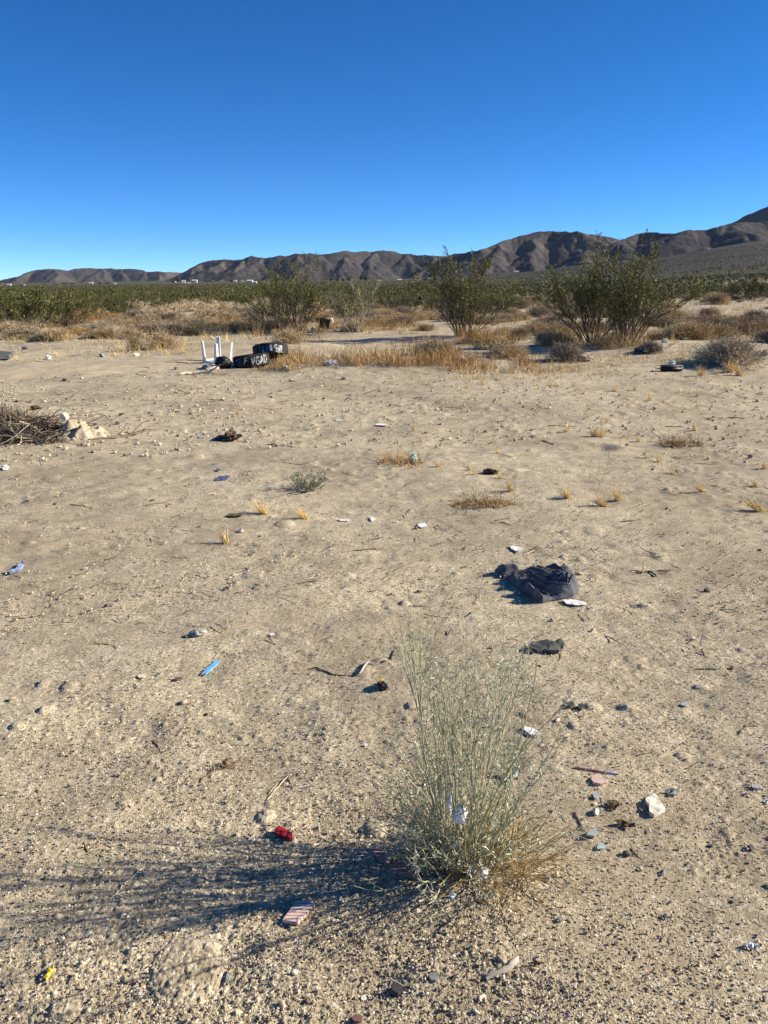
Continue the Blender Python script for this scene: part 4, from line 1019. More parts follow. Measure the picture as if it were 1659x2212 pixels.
stick('slender_stick', [(1240, 1659), (1303, 1669)], .0048, 'pinkish half of the slender broken stick', 'stick', 'pinkwood', 6, .003, ends=.9)
stick('slender_stick', [(1303, 1669), (1338, 1675)], .0046, 'lilac plastic half of the slender broken stick', 'stick', 'lilac', 6, .003, ends=.8)
stick('driftwood', [(1050, 2119), (1068, 2108), (1088, 2104), (1104, 2090), (1118, 2071)], .0085, 'pale bent piece of driftwood at the bottom', 'driftwood', 'wood', 7, .015, ends=.8)
stick('straw', [(240, 1941), (280, 1900), (317, 1868)], .0020, 'long pale straw left of the red scrap', 'straw', 'palestalk', 4, .02)
stick('twig', [(575, 1729), (602, 1700), (627, 1673)], .0032, 'longer stalk of the pale pair above the red scrap', 'twig', 'palestalk', 4, .008)
stick('twig', [(580, 1716), (600, 1694)], .0030, 'shorter stalk of the pale pair above the red scrap', 'twig', 'palestalk', 4, .008)
stick('twig', [(622, 1679), (632, 1707)], .0030, 'dark twig crossing beside the pale pair', 'twig', 'twig', 4, .01)
stick('twig', [(668, 1446), (690, 1444), (722, 1460), (780, 1462)], .0035, 'long dark twig on sand right of the blue strip', 'twig', 'twig', 5, .012)
stick('twig', [(776, 1460), (790, 1440), (803, 1432), (818, 1435)], .006, 'thick hooked twig with pale bark beyond the plant', 'twig', 'wood', 5, .02, lift=2)
stick('twig', [(845, 1425), (853, 1405)], .004, 'dark twig end left of the wispy plant top', 'twig', 'twig')
stick('twig', [(840, 2122), (858, 2132), (874, 2141)], .0030, 'pale splinter lying across the flat black chip', 'twig', 'palestalk', 4, .01, lift=4)
stick('straw', [(1007, 2098), (990, 2118), (962, 2136)], .0018, 'curved pale straw left of the driftwood', 'straw', 'palestalk', 4, .02)
stick('straw', [(925, 2041), (960, 2047), (1000, 2058)], .0018, 'orange straw below the wispy plant', 'straw', 'wiry_dry', 4, .02, twigs=2)
stick('twig', [(895, 2062), (930, 2068), (948, 2072)], .0022, 'grey twig under the orange straw', 'twig', 'twig', 4, .02)
stick('twig', [(1020, 1953), (1082, 1948)], .0028, 'straight dark twig at the foot of the wispy plant', 'twig', 'twig', 4, .008)
stick('twig', [(1242, 1755), (1252, 1778), (1258, 1790)], .0035, 'dark upright twig left of the dead leaves', 'twig', 'twig', 4, .02)
stick('twig', [(1500, 1820), (1514, 1836), (1526, 1850)], .0022, 'thin twig beside the dark stone', 'twig', 'palestalk', 4, .01)
stick('twig', [(1362, 1832), (1378, 1850), (1388, 1858)], .0024, 'thin dark twig right of the dark stone', 'twig', 'twig', 4, .02)
stick('twig', [(1480, 1662), (1500, 1652), (1516, 1644)], .0026, 'short twig in the dark hollow near the right edge', 'twig', 'twig', 4, .01)
stick('twig', [(1376, 1632), (1410, 1626)], .0026, 'short twig on sand above the white rock', 'twig', 'twig', 4, .01)
stick('twig', [(575, 961), (600, 962), (640, 967)], .006, 'dark stick right of the rag lump', 'twig', 'twig', 5, .01)
stick('twig', [(610, 999), (640, 1004), (668, 1002)], .005, 'bent stick beyond the grey green weed', 'twig', 'palestalk', 5, .02)
stick('twig', [(110, 961 - 53), (150, 905), (180, 903)], .008, 'dark stick lying beyond the brush pile', 'twig', 'twig', 5, .01)
stick('twig', [(4, 917), (35, 912), (75, 908)], .007, 'long thin stick on sand beyond the brush pile', 'twig', 'twig', 5, .015)
stick('twig', [(1185, 985 - 65), (1245, 922)], .006, 'dark stick left of the double straw tuft', 'twig', 'twig', 5, .01)
stick('twig', [(1436, 922), (1480, 923)], .006, 'dark stick above the twiggy dry mat', 'twig', 'twig', 5, .01, twigs=2)
stick('twig', [(1170, 952), (1198, 962)], .006, 'short dark twig left of the burrow', 'twig', 'twig', 5, .02, twigs=2)
stick('twig', [(1200, 1148), (1218, 1154), (1236, 1144)], .003, 'curved white wire-like twig beyond the garment', 'twig', 'palestalk', 4, .02)
stick('twig', [(1420, 1248), (1405, 1236), (1380, 1240)], .006, 'cluster of dark twigs right of the garment', 'twig', 'twig', 4, .04, twigs=6)
stick('twig', [(1500, 1445), (1555, 1447)], .003, 'thin straight twig right of the dark flat piece', 'twig', 'twig', 4, .01)
stick('twig', [(1278, 1447 + 0), (1302, 1438)], .003, 'pale short stalk right of the dark flat piece', 'twig', 'palestalk', 4, .01)
stick('dead_twigs', [(430, 1690), (455, 1668), (480, 1660), (510, 1650)], .0035, 'knot of dead twigs with an orange leaf', 'dead twigs', 'twig', 4, .03, twigs=12)
slab('leaf', around(487, 1655, 16, 18, 25, 6), .004, 'orange leaf caught in the knot of dead twigs', 'leaf', 'orangeleaf', .015, .02)
for i, (a, b, c, d) in enumerate([(300, 865, 340, 866), (420, 870, 470, 868), (590, 870, 640, 866), (700, 835, 730, 834), (1060, 912, 1110, 911), (960, 880, 1000, 884), (1500, 1002, 1540, 1005), (1550, 905, 1590, 903), (1080, 1130, 1105, 1136), (150, 1090, 200, 1098), (310, 1093, 360, 1086), (60, 1130, 100, 1120), (760, 1190, 830, 1186), (1340, 1128, 1390, 1124), (1530, 1310, 1600, 1296), (640, 1262, 690, 1255), (880, 1310, 930, 1312), (200, 1390, 250, 1396), (90, 1580, 130, 1560), (330, 1600, 350, 1630), (1590, 1590, 1620, 1560), (1380, 2120, 1420, 2090), (180, 1820, 190, 1850), (700, 2010, 660, 2050)]):
    stick('twig', [(a, b), ((a + c) / 2 + 3, (b + d) / 2 - 1), (c, d)], .0035 if b < 1300 else .0026, 'short dark twig lying loose on the gravelly sand', 'twig', 'twig', 4, .02, twigs=i % 3, group='loose dark twigs')

# soft and crumpled things
crumple('grey_fluff', 428, 1372, 34, 14, 'tuft of grey fluff like a feather on the sand', 'fluff', 'feather', 3, .5)
stick('straw', [(440, 1368), (500, 1358), (560, 1348)], .0016, 'thin orange straw trailing from the grey fluff', 'straw', 'wiry_dry', 4, .01)
crumple('dark_lump', 826, 1487, 26, 18, 'dark crumpled lump with a yellow top left of the wispy plant', 'rubbish', 'stone_dark', 5, .7)
crumple('yellow_wrapper', 824, 1481, 13, 9, 'small yellow wrapper on the dark crumpled lump', 'wrapper', 'yellow', 6, .7, z0=.012)
crumple('mint_wrapper', 894, 1000, 18, 25, 'mint green crumpled wrapper caught in the flattened dead plant', 'wrapper', 'mint', 7, .7)
crumple('bark_clump', 1060, 1024, 30, 13, 'dark brown fibrous clump on the sand among straw tufts', 'clump', 'bark', 8, .8)
crumple('rag_lump', 499, 950, 26, 26, 'upright dark brown lump on a black rag', 'debris', 'stone_brown', 9, .7)
slab('black_rag', [(462, 950), (478, 944), (500, 944), (521, 941), (524, 947), (512, 954), (486, 955)], .006, 'black rag spread under the upright dark lump', 'rag', 'black', .02, .01)
crumple('white_cup', 12, 1014, 22, 10, 'flattened white cup at the left edge', 'cup', 'dirty_white', 10, .6)
crumple('plastic_bag', 988, 1908, 24, 42, 'white plastic bag piece caught among the wispy stems', 'plastic bag', 'white', 11, .6, amp=.6, z0=.19)
crumple('plastic_bag', 966, 1903, 18, 50, 'narrow white plastic shred caught behind the bag piece', 'plastic bag', 'white', 12, .4, z0=.215)
crumple('plastic_film', 1034, 1895, 40, 36, 'shiny clear plastic film at the foot of the wispy plant', 'plastic film', 'film', 13, .8)
crumple('plastic_film', 985, 1885, 22, 18, 'small shiny plastic ball inside the wispy plant', 'plastic film', 'film', 14, .8, z0=.085)
crumple('plastic_scrap', 977, 1936, 22, 8, 'white plastic shred in front of the wispy plant', 'plastic scrap', 'dirty_white', 15, .7)

# grey garment
def garment():
    p = P(1170, 1282); s = mpp(p)
    out = [(1068, 1236), (1085, 1233), (1108, 1236), (1135, 1242), (1150, 1240), (1175, 1238), (1200, 1240), (1225, 1238), (1243, 1250), (1250, 1268), (1247, 1282), (1240, 1290), (1212, 1296), (1192, 1299), (1172, 1304), (1150, 1300), (1150, 1292), (1128, 1284), (1112, 1268), (1100, 1257), (1076, 1245)]
    W = np.array([tuple(P(*q))[:2] for q in out]); c = np.array([p.x, p.y])
    n, K = 420, 80
    seg = np.linspace(0, len(W), n, endpoint=False); i = seg.astype(int); f = (seg - i)[:, None]
    E = W[i % len(W)] * (1 - f) + W[(i + 1) % len(W)] * f
    r = np.linspace(0, 1, K)
    XY = c[None, None] + (E - c)[:, None, :] * r[None, :, None]
    X, Y = XY[..., 0], XY[..., 1]
    wx = X + .025 * vn(X / .06, Y / .06, 5); wy = Y + .025 * vn(X / .06, Y / .06, 6)
    th = -.22
    a, b = wx * math.cos(th) + wy * math.sin(th), -wx * math.sin(th) + wy * math.cos(th)
    b = b + .03 * np.sin(a / .05)
    f1 = np.clip(1 - np.abs(2 * vn(a / .20, b / .034, 7)) * 1.35, 0, 1) ** 1.6
    f2 = np.clip(1 - np.abs(2 * vn(a / .10, b / .016, 8)) * 1.6, 0, 1) ** 1.5
    f3 = vn(a / .022, b / .007, 9)
    edge = np.clip((1 - r) * 7, 0, 1)[None, :] ** .5
    dome = np.exp(-(((X - c[0] - .115) / .062) ** 2 + ((Y - c[1] - .01) / .075) ** 2))
    ang = np.arctan2(Y - c[1] + .08, X - c[0] - .10)
    Z = H(X, Y) + .005 + edge * ((1 - .75 * dome) * (.010 + .050 * f1 + .016 * f2) + dome * (.082 + .006 * np.sin(ang * 26)) + .003 * f3)
    V = np.stack([X - p.x, Y - p.y, Z - p.z], -1).reshape(-1, 3)
    j = np.arange(n)[:, None]; k = np.arange(K - 1)[None, :]
    q = lambda J, Kk: (J % n) * K + Kk
    F = np.stack([q(j, k), q(j, k + 1), q(j + 1, k + 1), q(j + 1, k)], -1).reshape(-1, 4)
    tag(link('garment', mesh_np('garment', V, F, M['charcoal']), None, p), 'crumpled charcoal grey garment lying on the sand with a white scrap beside it', 'garment')
garment()

# rubbish caught along the shrubs
RUB = [('rag', 1552, 782, 48, 26, 'big white and grey rag under the widest dry shrub', 'rag', 'dirty_white'), ('rag', 1262, 779, 40, 16, 'beige cloth at the foot of the rounded grey shrub', 'cloth', 'beige'), ('clothing', 1421, 757, 26, 15, 'dark and pale clothing bunched under the small dark shrub', 'clothing', 'bluewhite'),
 ('clothing', 1385, 762, 40, 16, 'black clothing left of the bunched clothing under the shrub', 'clothing', 'tarp'), ('paper_wad', 1436, 740, 16, 11, 'white wad on the sand behind the small dark shrub', 'paper', 'paper'), ('paper_wad', 1338, 746, 8, 7, 'tiny white wad at the foot of the twin creosote bushes', 'paper', 'paper'),
 ('paper_wad', 1652, 768, 22, 14, 'white wad at the right edge beyond the widest shrub', 'paper', 'paper'), ('paper_wad', 1605, 785, 24, 9, 'scattered white wad right of the big rag', 'paper', 'dirty_white'), ('plastic_bag', 1150, 716, 32, 14, 'torn white bag glinting beyond the orange grass', 'plastic bag', 'white'),
 ('paper_wad', 997, 780, 24, 14, 'crumpled white paper in the orange grass', 'paper', 'dirty_white'), ('rag', 1006, 742, 14, 16, 'grey rag at the foot of the broad creosote bush', 'rag', 'stone_grey'), ('paper_wad', 1109, 735, 12, 7, 'white wad in the straw right of the broad creosote bush', 'paper', 'paper'),
 ('paper_wad', 1082, 735, 14, 8, 'grey white wad left of the one in the straw', 'paper', 'dirty_white'), ('black_bag', 1020, 728, 34, 20, 'black bag inside the foot of the broad creosote bush', 'plastic bag', 'black'), ('plastic_bag', 713, 700, 22, 18, 'white bag snagged between two creosote bushes', 'plastic bag', 'white'),
 ('rag', 676, 718, 12, 14, 'grey rag beneath the wispy topped creosote bush', 'rag', 'stone_grey'), ('rag', 714, 788, 34, 14, 'white cloth on black at the front of the orange grass', 'cloth', 'dirty_white'), ('paper_wad', 617, 796, 18, 9, 'white wad right of the painted tyres, lower one', 'paper', 'paper'),
 ('paper_wad', 615, 786, 15, 10, 'dirty white wad right of the painted tyres, upper one', 'paper', 'dirty_white'), ('paper_wad', 649, 745, 16, 8, 'white wad at the foot of the low tan shrub', 'paper', 'paper'), ('paper_wad', 105, 776, 16, 11, 'white wad on the sand left of the grey block', 'paper', 'paper'),
 ('paper_wad', 458, 733, 12, 8, 'white wad on the sand behind the upturned table', 'paper', 'paper'), ('rag', 440, 720, 26, 8, 'pale rag in the dry grass behind the upturned table', 'rag', 'dirty_white'), ('paper_wad', 168, 698, 10, 6, 'white wad high in the scrub on the left', 'paper', 'paper'),
 ('rag', 54, 755, 14, 10, 'grey rag among straw at the left', 'rag', 'stone_grey'), ('black_bag', 908, 668, 34, 34, 'black bag hung up in the scrub left of the broad creosote bush', 'plastic bag', 'black')]
for i, (nm, a, b, w, h, lab, cat, m) in enumerate(RUB): crumple(nm, a, b, w * .85, h * .85, lab, cat, m, 40 + i, .8, 4)
slab('board', [(-30, 779), (20, 779), (32, 771), (-10, 768)], .08, 'dark weathered board on the sand at the left edge', 'board', 'tarp', .03, .05)
p = P(700, 712); V = np.array([[-.16, 0, .05], [.16, .02, .02], [.2, .03, .3], [-.12, .04, .36], [-.16, .03, .05], [.16, .05, .02], [.2, .06, .3], [-.12, .07, .36]])
tag(link('board', mesh_np('board', V, np.array([[0, 1, 2, 3], [7, 6, 5, 4], [0, 4, 5, 1], [1, 5, 6, 2], [2, 6, 7, 3], [3, 7, 4, 0]]), M['bark'], False), None, p), 'dark brown board propped between two creosote bushes', 'board')

# ------------------------------------------------------------------ upturned plastic table
def bevel_box(sx, sy, sz, b=.006, seg=2):
    bm = bmesh.new(); bmesh.ops.create_cube(bm, size=1)
    for v in bm.verts: v.co = Vector((v.co.x * sx, v.co.y * sy, v.co.z * sz))
    bmesh.ops.bevel(bm, geom=bm.edges[:], offset=b, segments=seg, affect='EDGES'); return bm
def bm_obj(name, bm, m, parent=None, loc=None, smooth=False):
    me = bpy.data.meshes.new(name); bm.to_mesh(me); bm.free(); me.materials.append(m)
    if smooth: me.polygons.foreach_set('use_smooth', np.ones(len(me.polygons), bool))
    return link(name, me, parent, loc)
def table():
    p = P(470, 786)
    t = thing('plastic_table', 'white plastic side table lying upside down with its legs in the air', 'table', (p.x, p.y, p.z - .015))
    t.rotation_euler = (math.radians(7), math.radians(-3), math.radians(52))
    S = .40
    bm = bevel_box(S, S, .022, .01, 3); o = bm_obj('table_top', bm, M['white'], t, (0, 0, .02), True)
    for i in range(6):
        x = -S * .38 + i * S * .152
        bm_obj('rib', bevel_box(.012, S * .84, .03, .003, 1), M['white'], t, (x, 0, .045))
    for k, (sx, sy) in enumerate(((0, -S / 2 + .02), (0, S / 2 - .02), (-S / 2 + .02, 0), (S / 2 - .02, 0))):
        bm = bevel_box(S if sx == 0 else .018, .018 if sx == 0 else S - .06, .05, .005, 1); bm_obj('skirt', bm, M['white'], t, (sx, sy, .055))
    for sx, sy, L in ((-1, -1, .42), (1, -1, .40), (1, 1, .45), (-1, 1, .40)):
        bm = bmesh.new(); w0, w1, tn = .040, .024, .010
        # L-shaped tapering leg with two flanges
        for a, b in (((0, 0), (1, .25)), ((0, 0), (.25, 1))):
            vs = []
            for z, w in ((0, w0), (L, w1)):
                for (u, v) in ((a[0], a[1]), (b[0], a[1]), (b[0], b[1]), (a[0], b[1])):
                    vs.append(bm.verts.new((-sx * u * w * 1.9, -sy * v * w * 1.9, z)))
            for f in ((0, 1, 2, 3), (7, 6, 5, 4), (0, 4, 5, 1), (1, 5, 6, 2), (2, 6, 7, 3), (3, 7, 4, 0)): bm.faces.new([vs[i] for i in f])
        bmesh.ops.recalc_face_normals(bm, faces=bm.faces[:])
        o = bm_obj('leg', bm, M['white'], t, (sx * (S / 2 - .012), sy * (S / 2 - .012), .03)); o.rotation_euler = (-sy * .05, sx * .05, 0)
table()

# ------------------------------------------------------------------ painted tyres
def tyre_mesh(Ro=.33, Ri=.20, w=.20):
    prof = [(Ri, -.30 * w), (Ri - .012, -.42 * w), (Ri + .02, -.5 * w), ((Ro + Ri) / 2 + .01, -.56 * w), (Ro - .035, -.52 * w), (Ro - .012, -.44 * w)]
    for k in range(9):                                      # tread with grooves round it
        z = (-.40 + .1 * k) * w
        d = .008 if k % 2 else 0
        prof += [(Ro - d, z - .030 * w), (Ro - d, z + .030 * w)]
    prof += [(Ro - .012, .44 * w), (Ro - .035, .52 * w), ((Ro + Ri) / 2 + .01, .56 * w), (Ri + .02, .5 * w), (Ri - .012, .42 * w), (Ri, .30 * w), (Ri + .03, .2 * w), (Ro - .03, .3 * w), (Ro - .022, 0), (Ro - .03, -.3 * w), (Ri + .03, -.2 * w)]
    n = 64; K = len(prof); a = np.arange(n) * 2 * PI / n; pr = np.array(prof)
    V = np.stack([pr[None, :, 0] * np.cos(a)[:, None], pr[None, :, 0] * np.sin(a)[:, None], np.repeat(pr[None, :, 1], n, 0)], -1).reshape(-1, 3)
    i = np.arange(n)[:, None]; k = np.arange(K)[None, :]
    F = np.stack([i * K + k, ((i + 1) % n) * K + k, ((i + 1) % n) * K + (k + 1) % K, i * K + (k + 1) % K], -1).reshape(-1, 4)
    return mesh_np('casing', V, F, M['rubber'])
LET = {'F': [[(0, 0), (0, 1), (.75, 1)], [(0, .52), (.6, .52)]], 'V': [[(0, 1), (.4, 0), (.8, 1)]], 'G': [[(.8, .85), (.45, 1), (.05, .7), (.05, .25), (.4, 0), (.8, .15), (.8, .48), (.45, .48)]], 'A': [[(0, 0), (.4, 1), (.8, 0)], [(.17, .4), (.63, .4)]],
       'D': [[(0, 0), (0, 1), (.5, .9), (.8, .5), (.5, .1), (0, 0)]], 'I': [[(.2, 0), (.2, 1)]], 'L': [[(0, 1), (0, 0), (.6, 0)]], 'T': [[(0, 1), (.8, 1)], [(.4, 1), (.4, 0)]], 'E': [[(.7, 1), (0, 1), (0, 0), (.7, 0)], [(0, .5), (.55, .5)]],
       'S': [[(.75, .85), (.4, 1), (.05, .78), (.4, .5), (.75, .25), (.4, 0), (.02, .15)]], 'M': [[(0, 0), (.1, 1), (.4, .3), (.7, 1), (.8, 0)]]}
def lettering(name, text, parent, m, a0, da, lh, z0, wd, Ro=.333, slant=0.):
    """hand sprayed strokes wrapped round the tread; a0 start angle, da angle per letter"""
    g = Geo(); rng = np.random.default_rng(len(text) * 7 + int(abs(a0) * 100))
    for i, ch in enumerate(text):
        for st in LET.get(ch, []):
            st = np.array(st, float); seg = np.concatenate([[0], np.cumsum(np.hypot(*np.diff(st, axis=0).T))])
            t = np.arange(0, seg[-1] + .05, .1); u = np.interp(t, seg, st[:, 0]); v = np.interp(t, seg, st[:, 1])
            jx, jz, sl, hs_ = rng.normal(0, .06), rng.normal(0, .07), rng.normal(.12, .12), rng.uniform(.8, 1.1)
            th = a0 + da * (i + jx + (u + sl * (v - .5)) * .86 + .04 * rng.normal(size=len(t))); z = z0 + lh * hs_ * (v - .5 + jz) + slant * i
            tu = np.gradient(u); tv = np.gradient(v); l = np.hypot(tu * da * Ro, tv * lh) + 1e-9
            nx, nz = -tv * lh / l, tu * da * Ro / l
            w = wd * rng.uniform(.7, 1.25, len(t))
            rows = []
            for sgn in (-1, 1):
                aa = th + sgn * nx * w * .5 / Ro; zz = z + sgn * nz * w * .5
                rows.append(np.stack([Ro * np.cos(aa), Ro * np.sin(aa), zz], -1))
            V = np.stack(rows, 1).reshape(-1, 3); b = np.arange(len(t) - 1)[:, None] * 2
            g.add(V, np.concatenate([b, b + 1, b + 3, b + 2], 1))
    return g.obj(name, m, parent)
tm_ = tyre_mesh()
p = P(537, 796)
c = Vector((p.x, p.y + .33, p.z + .105))
t = thing('tyre', 'worn black tyre lying flat, with white sprayed letters, in front of the other', 'tyre', c); t.rotation_euler = (math.radians(-3), math.radians(-7), 0)
link('casing', tm_, t)
lettering('letters', 'TE', t, M['paintblue'], math.radians(-139), math.radians(15), .11, 0, .016)
lettering('letters', 'F', t, M['paintwhite'], math.radians(-101), math.radians(18), .12, .01, .018)
lettering('letters', 'VGAD', t, M['paintwhite'], math.radians(-81), math.radians(15), .13, .0, .020)
p = P(574, 792)
c = Vector((p.x, p.y + .66, p.z + .22))
t = thing('tyre', 'worn black tyre behind, propped higher, with blue and thick white sprayed letters', 'tyre', c); t.rotation_euler = (math.radians(-13), math.radians(-5), 0)
link('casing', tm_, t)
lettering('letters', 'IAA', t, M['paintblue'], math.radians(-118), math.radians(11), .12, 0, .02)
lettering('letters', 'ISM', t, M['paintwhite'], math.radians(-82), math.radians(14), .13, .0, .044)
crumple('black_bag', 482, 795, 42, 30, 'black plastic bag slumped between the upturned table and the tyres', 'plastic bag', 'black', 71, .8, amp=.18)
crumple('grey_sack', 450, 797, 26, 12, 'grey weathered sack at the front corner of the upturned table', 'sack', 'stone_grey', 72, .7, amp=.15)
stick('log', [(446, 801), (465, 799), (492, 792)], .035, 'short pinkish log in front of the upturned table', 'log', 'pinklog', 8, .01, ends=.8)
stick('dead_branch', [(386, 811), (420, 808), (466, 806)], .03, 'grey weathered branch lying left of the pinkish log', 'branch', 'wood', 7, .02, twigs=3)

# black container by the shrub
p = P(1452, 803)
t = thing('container', 'long black plastic container lying on the sand beside a dark shrub shadow', 'container', (p.x, p.y + .05, p.z + .045), .05)
bm_obj('body', bevel_box(.36, .15, .085, .02, 3), M['black'], t, None, True)
bm_obj('lid', bevel_box(.365, .155, .022, .008, 2), M['tarp'], t, (0, 0, .05), True)
crumple('white_lump', 1451, 797, 15, 8, 'white lump resting on the black container', 'rubbish', 'white', 73, .8, z0=.085)

# ------------------------------------------------------------------ brush pile on the left
def brush_pile():
    rng = np.random.default_rng(81)
    p = P(30, 952)
    t = thing('brush_pile', 'pile of dead grey brush and sticks at the left edge', 'brush pile', p)
    n = 900
    S = np.stack([rng.uniform(-.85, .45, n), rng.uniform(-.10, .55, n), np.zeros(n)], -1)
    top = .23 * np.exp(-((S[:, 0] + .2) / .62) ** 2 - ((S[:, 1] - .25) / .3) ** 2)
    S[:, 2] = top * rng.uniform(0, 1, n)
    a = rng.normal(.0, .9, n); D = np.stack([np.cos(a) * rng.choice([-1, 1], n), np.sin(a) * .7, rng.normal(.0, .13, n)], -1)
    q = grow(S, D, rng.uniform(.12, .42, n), 6, rng, .15, -.03); q[..., 2] = np.maximum(q[..., 2], -.01)
    g = Geo(); g.add(*tubes(q, taper(n, 6, .0055, .0025, rng), 4))
    m = 5200
    S2 = np.stack([rng.uniform(-.95, .15, m), rng.uniform(0, .6, m), np.zeros(m)], -1); S2[:, 2] = .28 * np.exp(-((S2[:, 0] + .35) / .5) ** 2 - ((S2[:, 1] - .3) / .32) ** 2) * rng.uniform(.3, 1, m)
    D2, _ = cone_dirs(m, .2, 1.5, rng); q2 = grow(S2, D2, rng.uniform(.04, .14, m), 4, rng, .25, 0)
    f = Geo(); f.add(*ribbons(q2, taper(m, 4, .006, .003, rng), rng))
    g.obj('sticks', M['twig'], t); f.obj('brush', M['drygrey'], t)
    k = 16; S3 = np.stack([rng.uniform(-.3, .3, k), rng.uniform(-.12, .15, k), rng.uniform(.02, .2, k)], -1); a = rng.uniform(0, 6.28, k)
    q3 = grow(S3, np.stack([np.cos(a), np.sin(a) * .5, rng.uniform(-.5, .1, k)], -1), rng.uniform(.15, .4, k), 7, rng, .2, -.03); q3[..., 2] = np.maximum(q3[..., 2], 0)
    h = Geo(); h.add(*tubes(q3, taper(k, 7, .005, .003, rng), 5)); h.obj('pale_stems', M['palestalk'], t)
brush_pile()
def soil_mound(px, py, wpx, hpx, seed, label):
    p = P(px, py); s = mpp(p); n = 48; a = np.linspace(-1.25, 1.25, n)
    X, Y = np.meshgrid(a * wpx * s * .5, a * wpx * s * .42)
    r = np.hypot(X / (wpx * s * .5), Y / (wpx * s * .42))
    Z = hpx * s * np.clip(1 - r * r, -.15, 1) * (.75 + 1.5 * fbm((X + seed) / .16, Y / .16, seed, 4)) + .035 * fbm(X / .05, Y / .05, seed, 3) * (r < 1.1) - .02 * (r > 1.05)
    b = (np.arange(n - 1) * n)[:, None] + np.arange(n - 1)[None, :]
    F = np.stack([b, b + 1, b + n + 1, b + n], -1).reshape(-1, 4)
    tag(link('soil_mound', mesh_np('soil_mound', np.stack([X, Y, Z], -1).reshape(-1, 3), F, M['soil']), None, (p.x, p.y + .1, p.z - .005)), label, 'soil mound')
soil_mound(160, 944, 130, 30, 5, 'heap of pale loose soil against the brush pile')
p = P(134, 950)
o = bm_obj('block', bevel_box(.085, .06, .07, .012, 2), M['stone_pale'], None, (p.x, p.y + .12, p.z + .205)); o.rotation_euler = (.3, -.25, -.7)
tag(o, 'pale square block on top of the brush pile', 'block')
stone(170, 945, 30, 'pale clod at the foot of the soil heap', 'stone_tan', 18)
stone(222, 933, 14, 'brown clod at the right end of the soil heap', 'stone_brown', 19)
stick('dead_branch', [(195, 951), (240, 945), (290, 938), (318, 929)], .008, 'long thin dead branch reaching right from the brush pile', 'branch', 'twig', 5, .012, twigs=8)
stick('dead_branch', [(185, 948), (250, 948), (315, 934)], .006, 'dark dead branch lying under the long thin one', 'branch', 'twig', 5, .012, twigs=4)
stone(76, 886, 22, 'dark tangled clump beyond the brush pile', 'bark', 23, name='clump', cat='clump')

# ------------------------------------------------------------------ gravel and plant litter
rng = np.random.default_rng(99)
def grains(n, d0, d1, s0, s1, sub=1, umax=.72):
    d = np.exp(rng.uniform(math.log(d0), math.log(d1), n)); a = rng.uniform(-umax, umax, n)
    x, y = d * np.sin(a), d * np.cos(a)
    keep = fbm(x / .5, y / .5, 44, 3) > rng.uniform(-.6, .25, n); x, y = x[keep], y[keep]; n = len(x)
    z = H(x, y)
    V, F = ICO[sub]
    V = np.repeat(V[None], n, 0) * (1 + .28 * rng.normal(size=(n, len(V), 1)) * .6)
    s = s0 * (s1 / s0) ** (rng.random((n, 1, 1)) ** 2.2)
    ax = rng.uniform(.6, 1.2, (n, 1, 3)); ax[..., 2] *= .75
    V = V * s * ax
    th = rng.uniform(0, 6.28, (n, 1)); X = V[..., 0] * np.cos(th) - V[..., 1] * np.sin(th); Y = V[..., 0] * np.sin(th) + V[..., 1] * np.cos(th)
    V = np.stack([X + x[:, None], Y + y[:, None], V[..., 2] + z[:, None] + s[..., 0] * .35 + .006], -1)
    F = (np.arange(n) * V.shape[1])[:, None, None] + F[None]
    return V.reshape(-1, 3), F.reshape(-1, 3)
g = Geo(); g.add(*grains(110000, 1.0, 4.5, .0012, .0042)); g.add(*grains(30000, 3.5, 12, .0025, .0075)); g.add(*grains(12000, 7, 30, .007, .022))
tag(g.obj('gravel', M['gravel'], smooth=False), kind='stuff')
def bits(n, d0, d1, l0, l1, w):
    d = np.exp(rng.uniform(math.log(d0), math.log(d1), n)); a = rng.uniform(-.7, .7, n); x, y = d * np.sin(a), d * np.cos(a)
    keep = fbm(x / 1.2, y / 1.2, 45, 3) > rng.uniform(-.3, .3, n); x, y = x[keep], y[keep]; n = len(x)
    S = np.stack([x, y, H(x, y) + .012], -1); a = rng.uniform(0, 6.28, n)
    q = grow(S, np.stack([np.cos(a), np.sin(a), rng.normal(.05, .15, n)], -1), rng.uniform(l0, l1, n), 4, rng, .15, -.03)
    return tubes(q, taper(n, 4, w, w * .6, rng), 3)
g = Geo(); g.add(*bits(260, 1.1, 4, .012, .05, .0013)); g.add(*bits(700, 3, 12, .03, .11, .0028)); g.add(*bits(900, 9, 30, .06, .25, .006))
tag(g.obj('litter', M['twig']), kind='stuff')

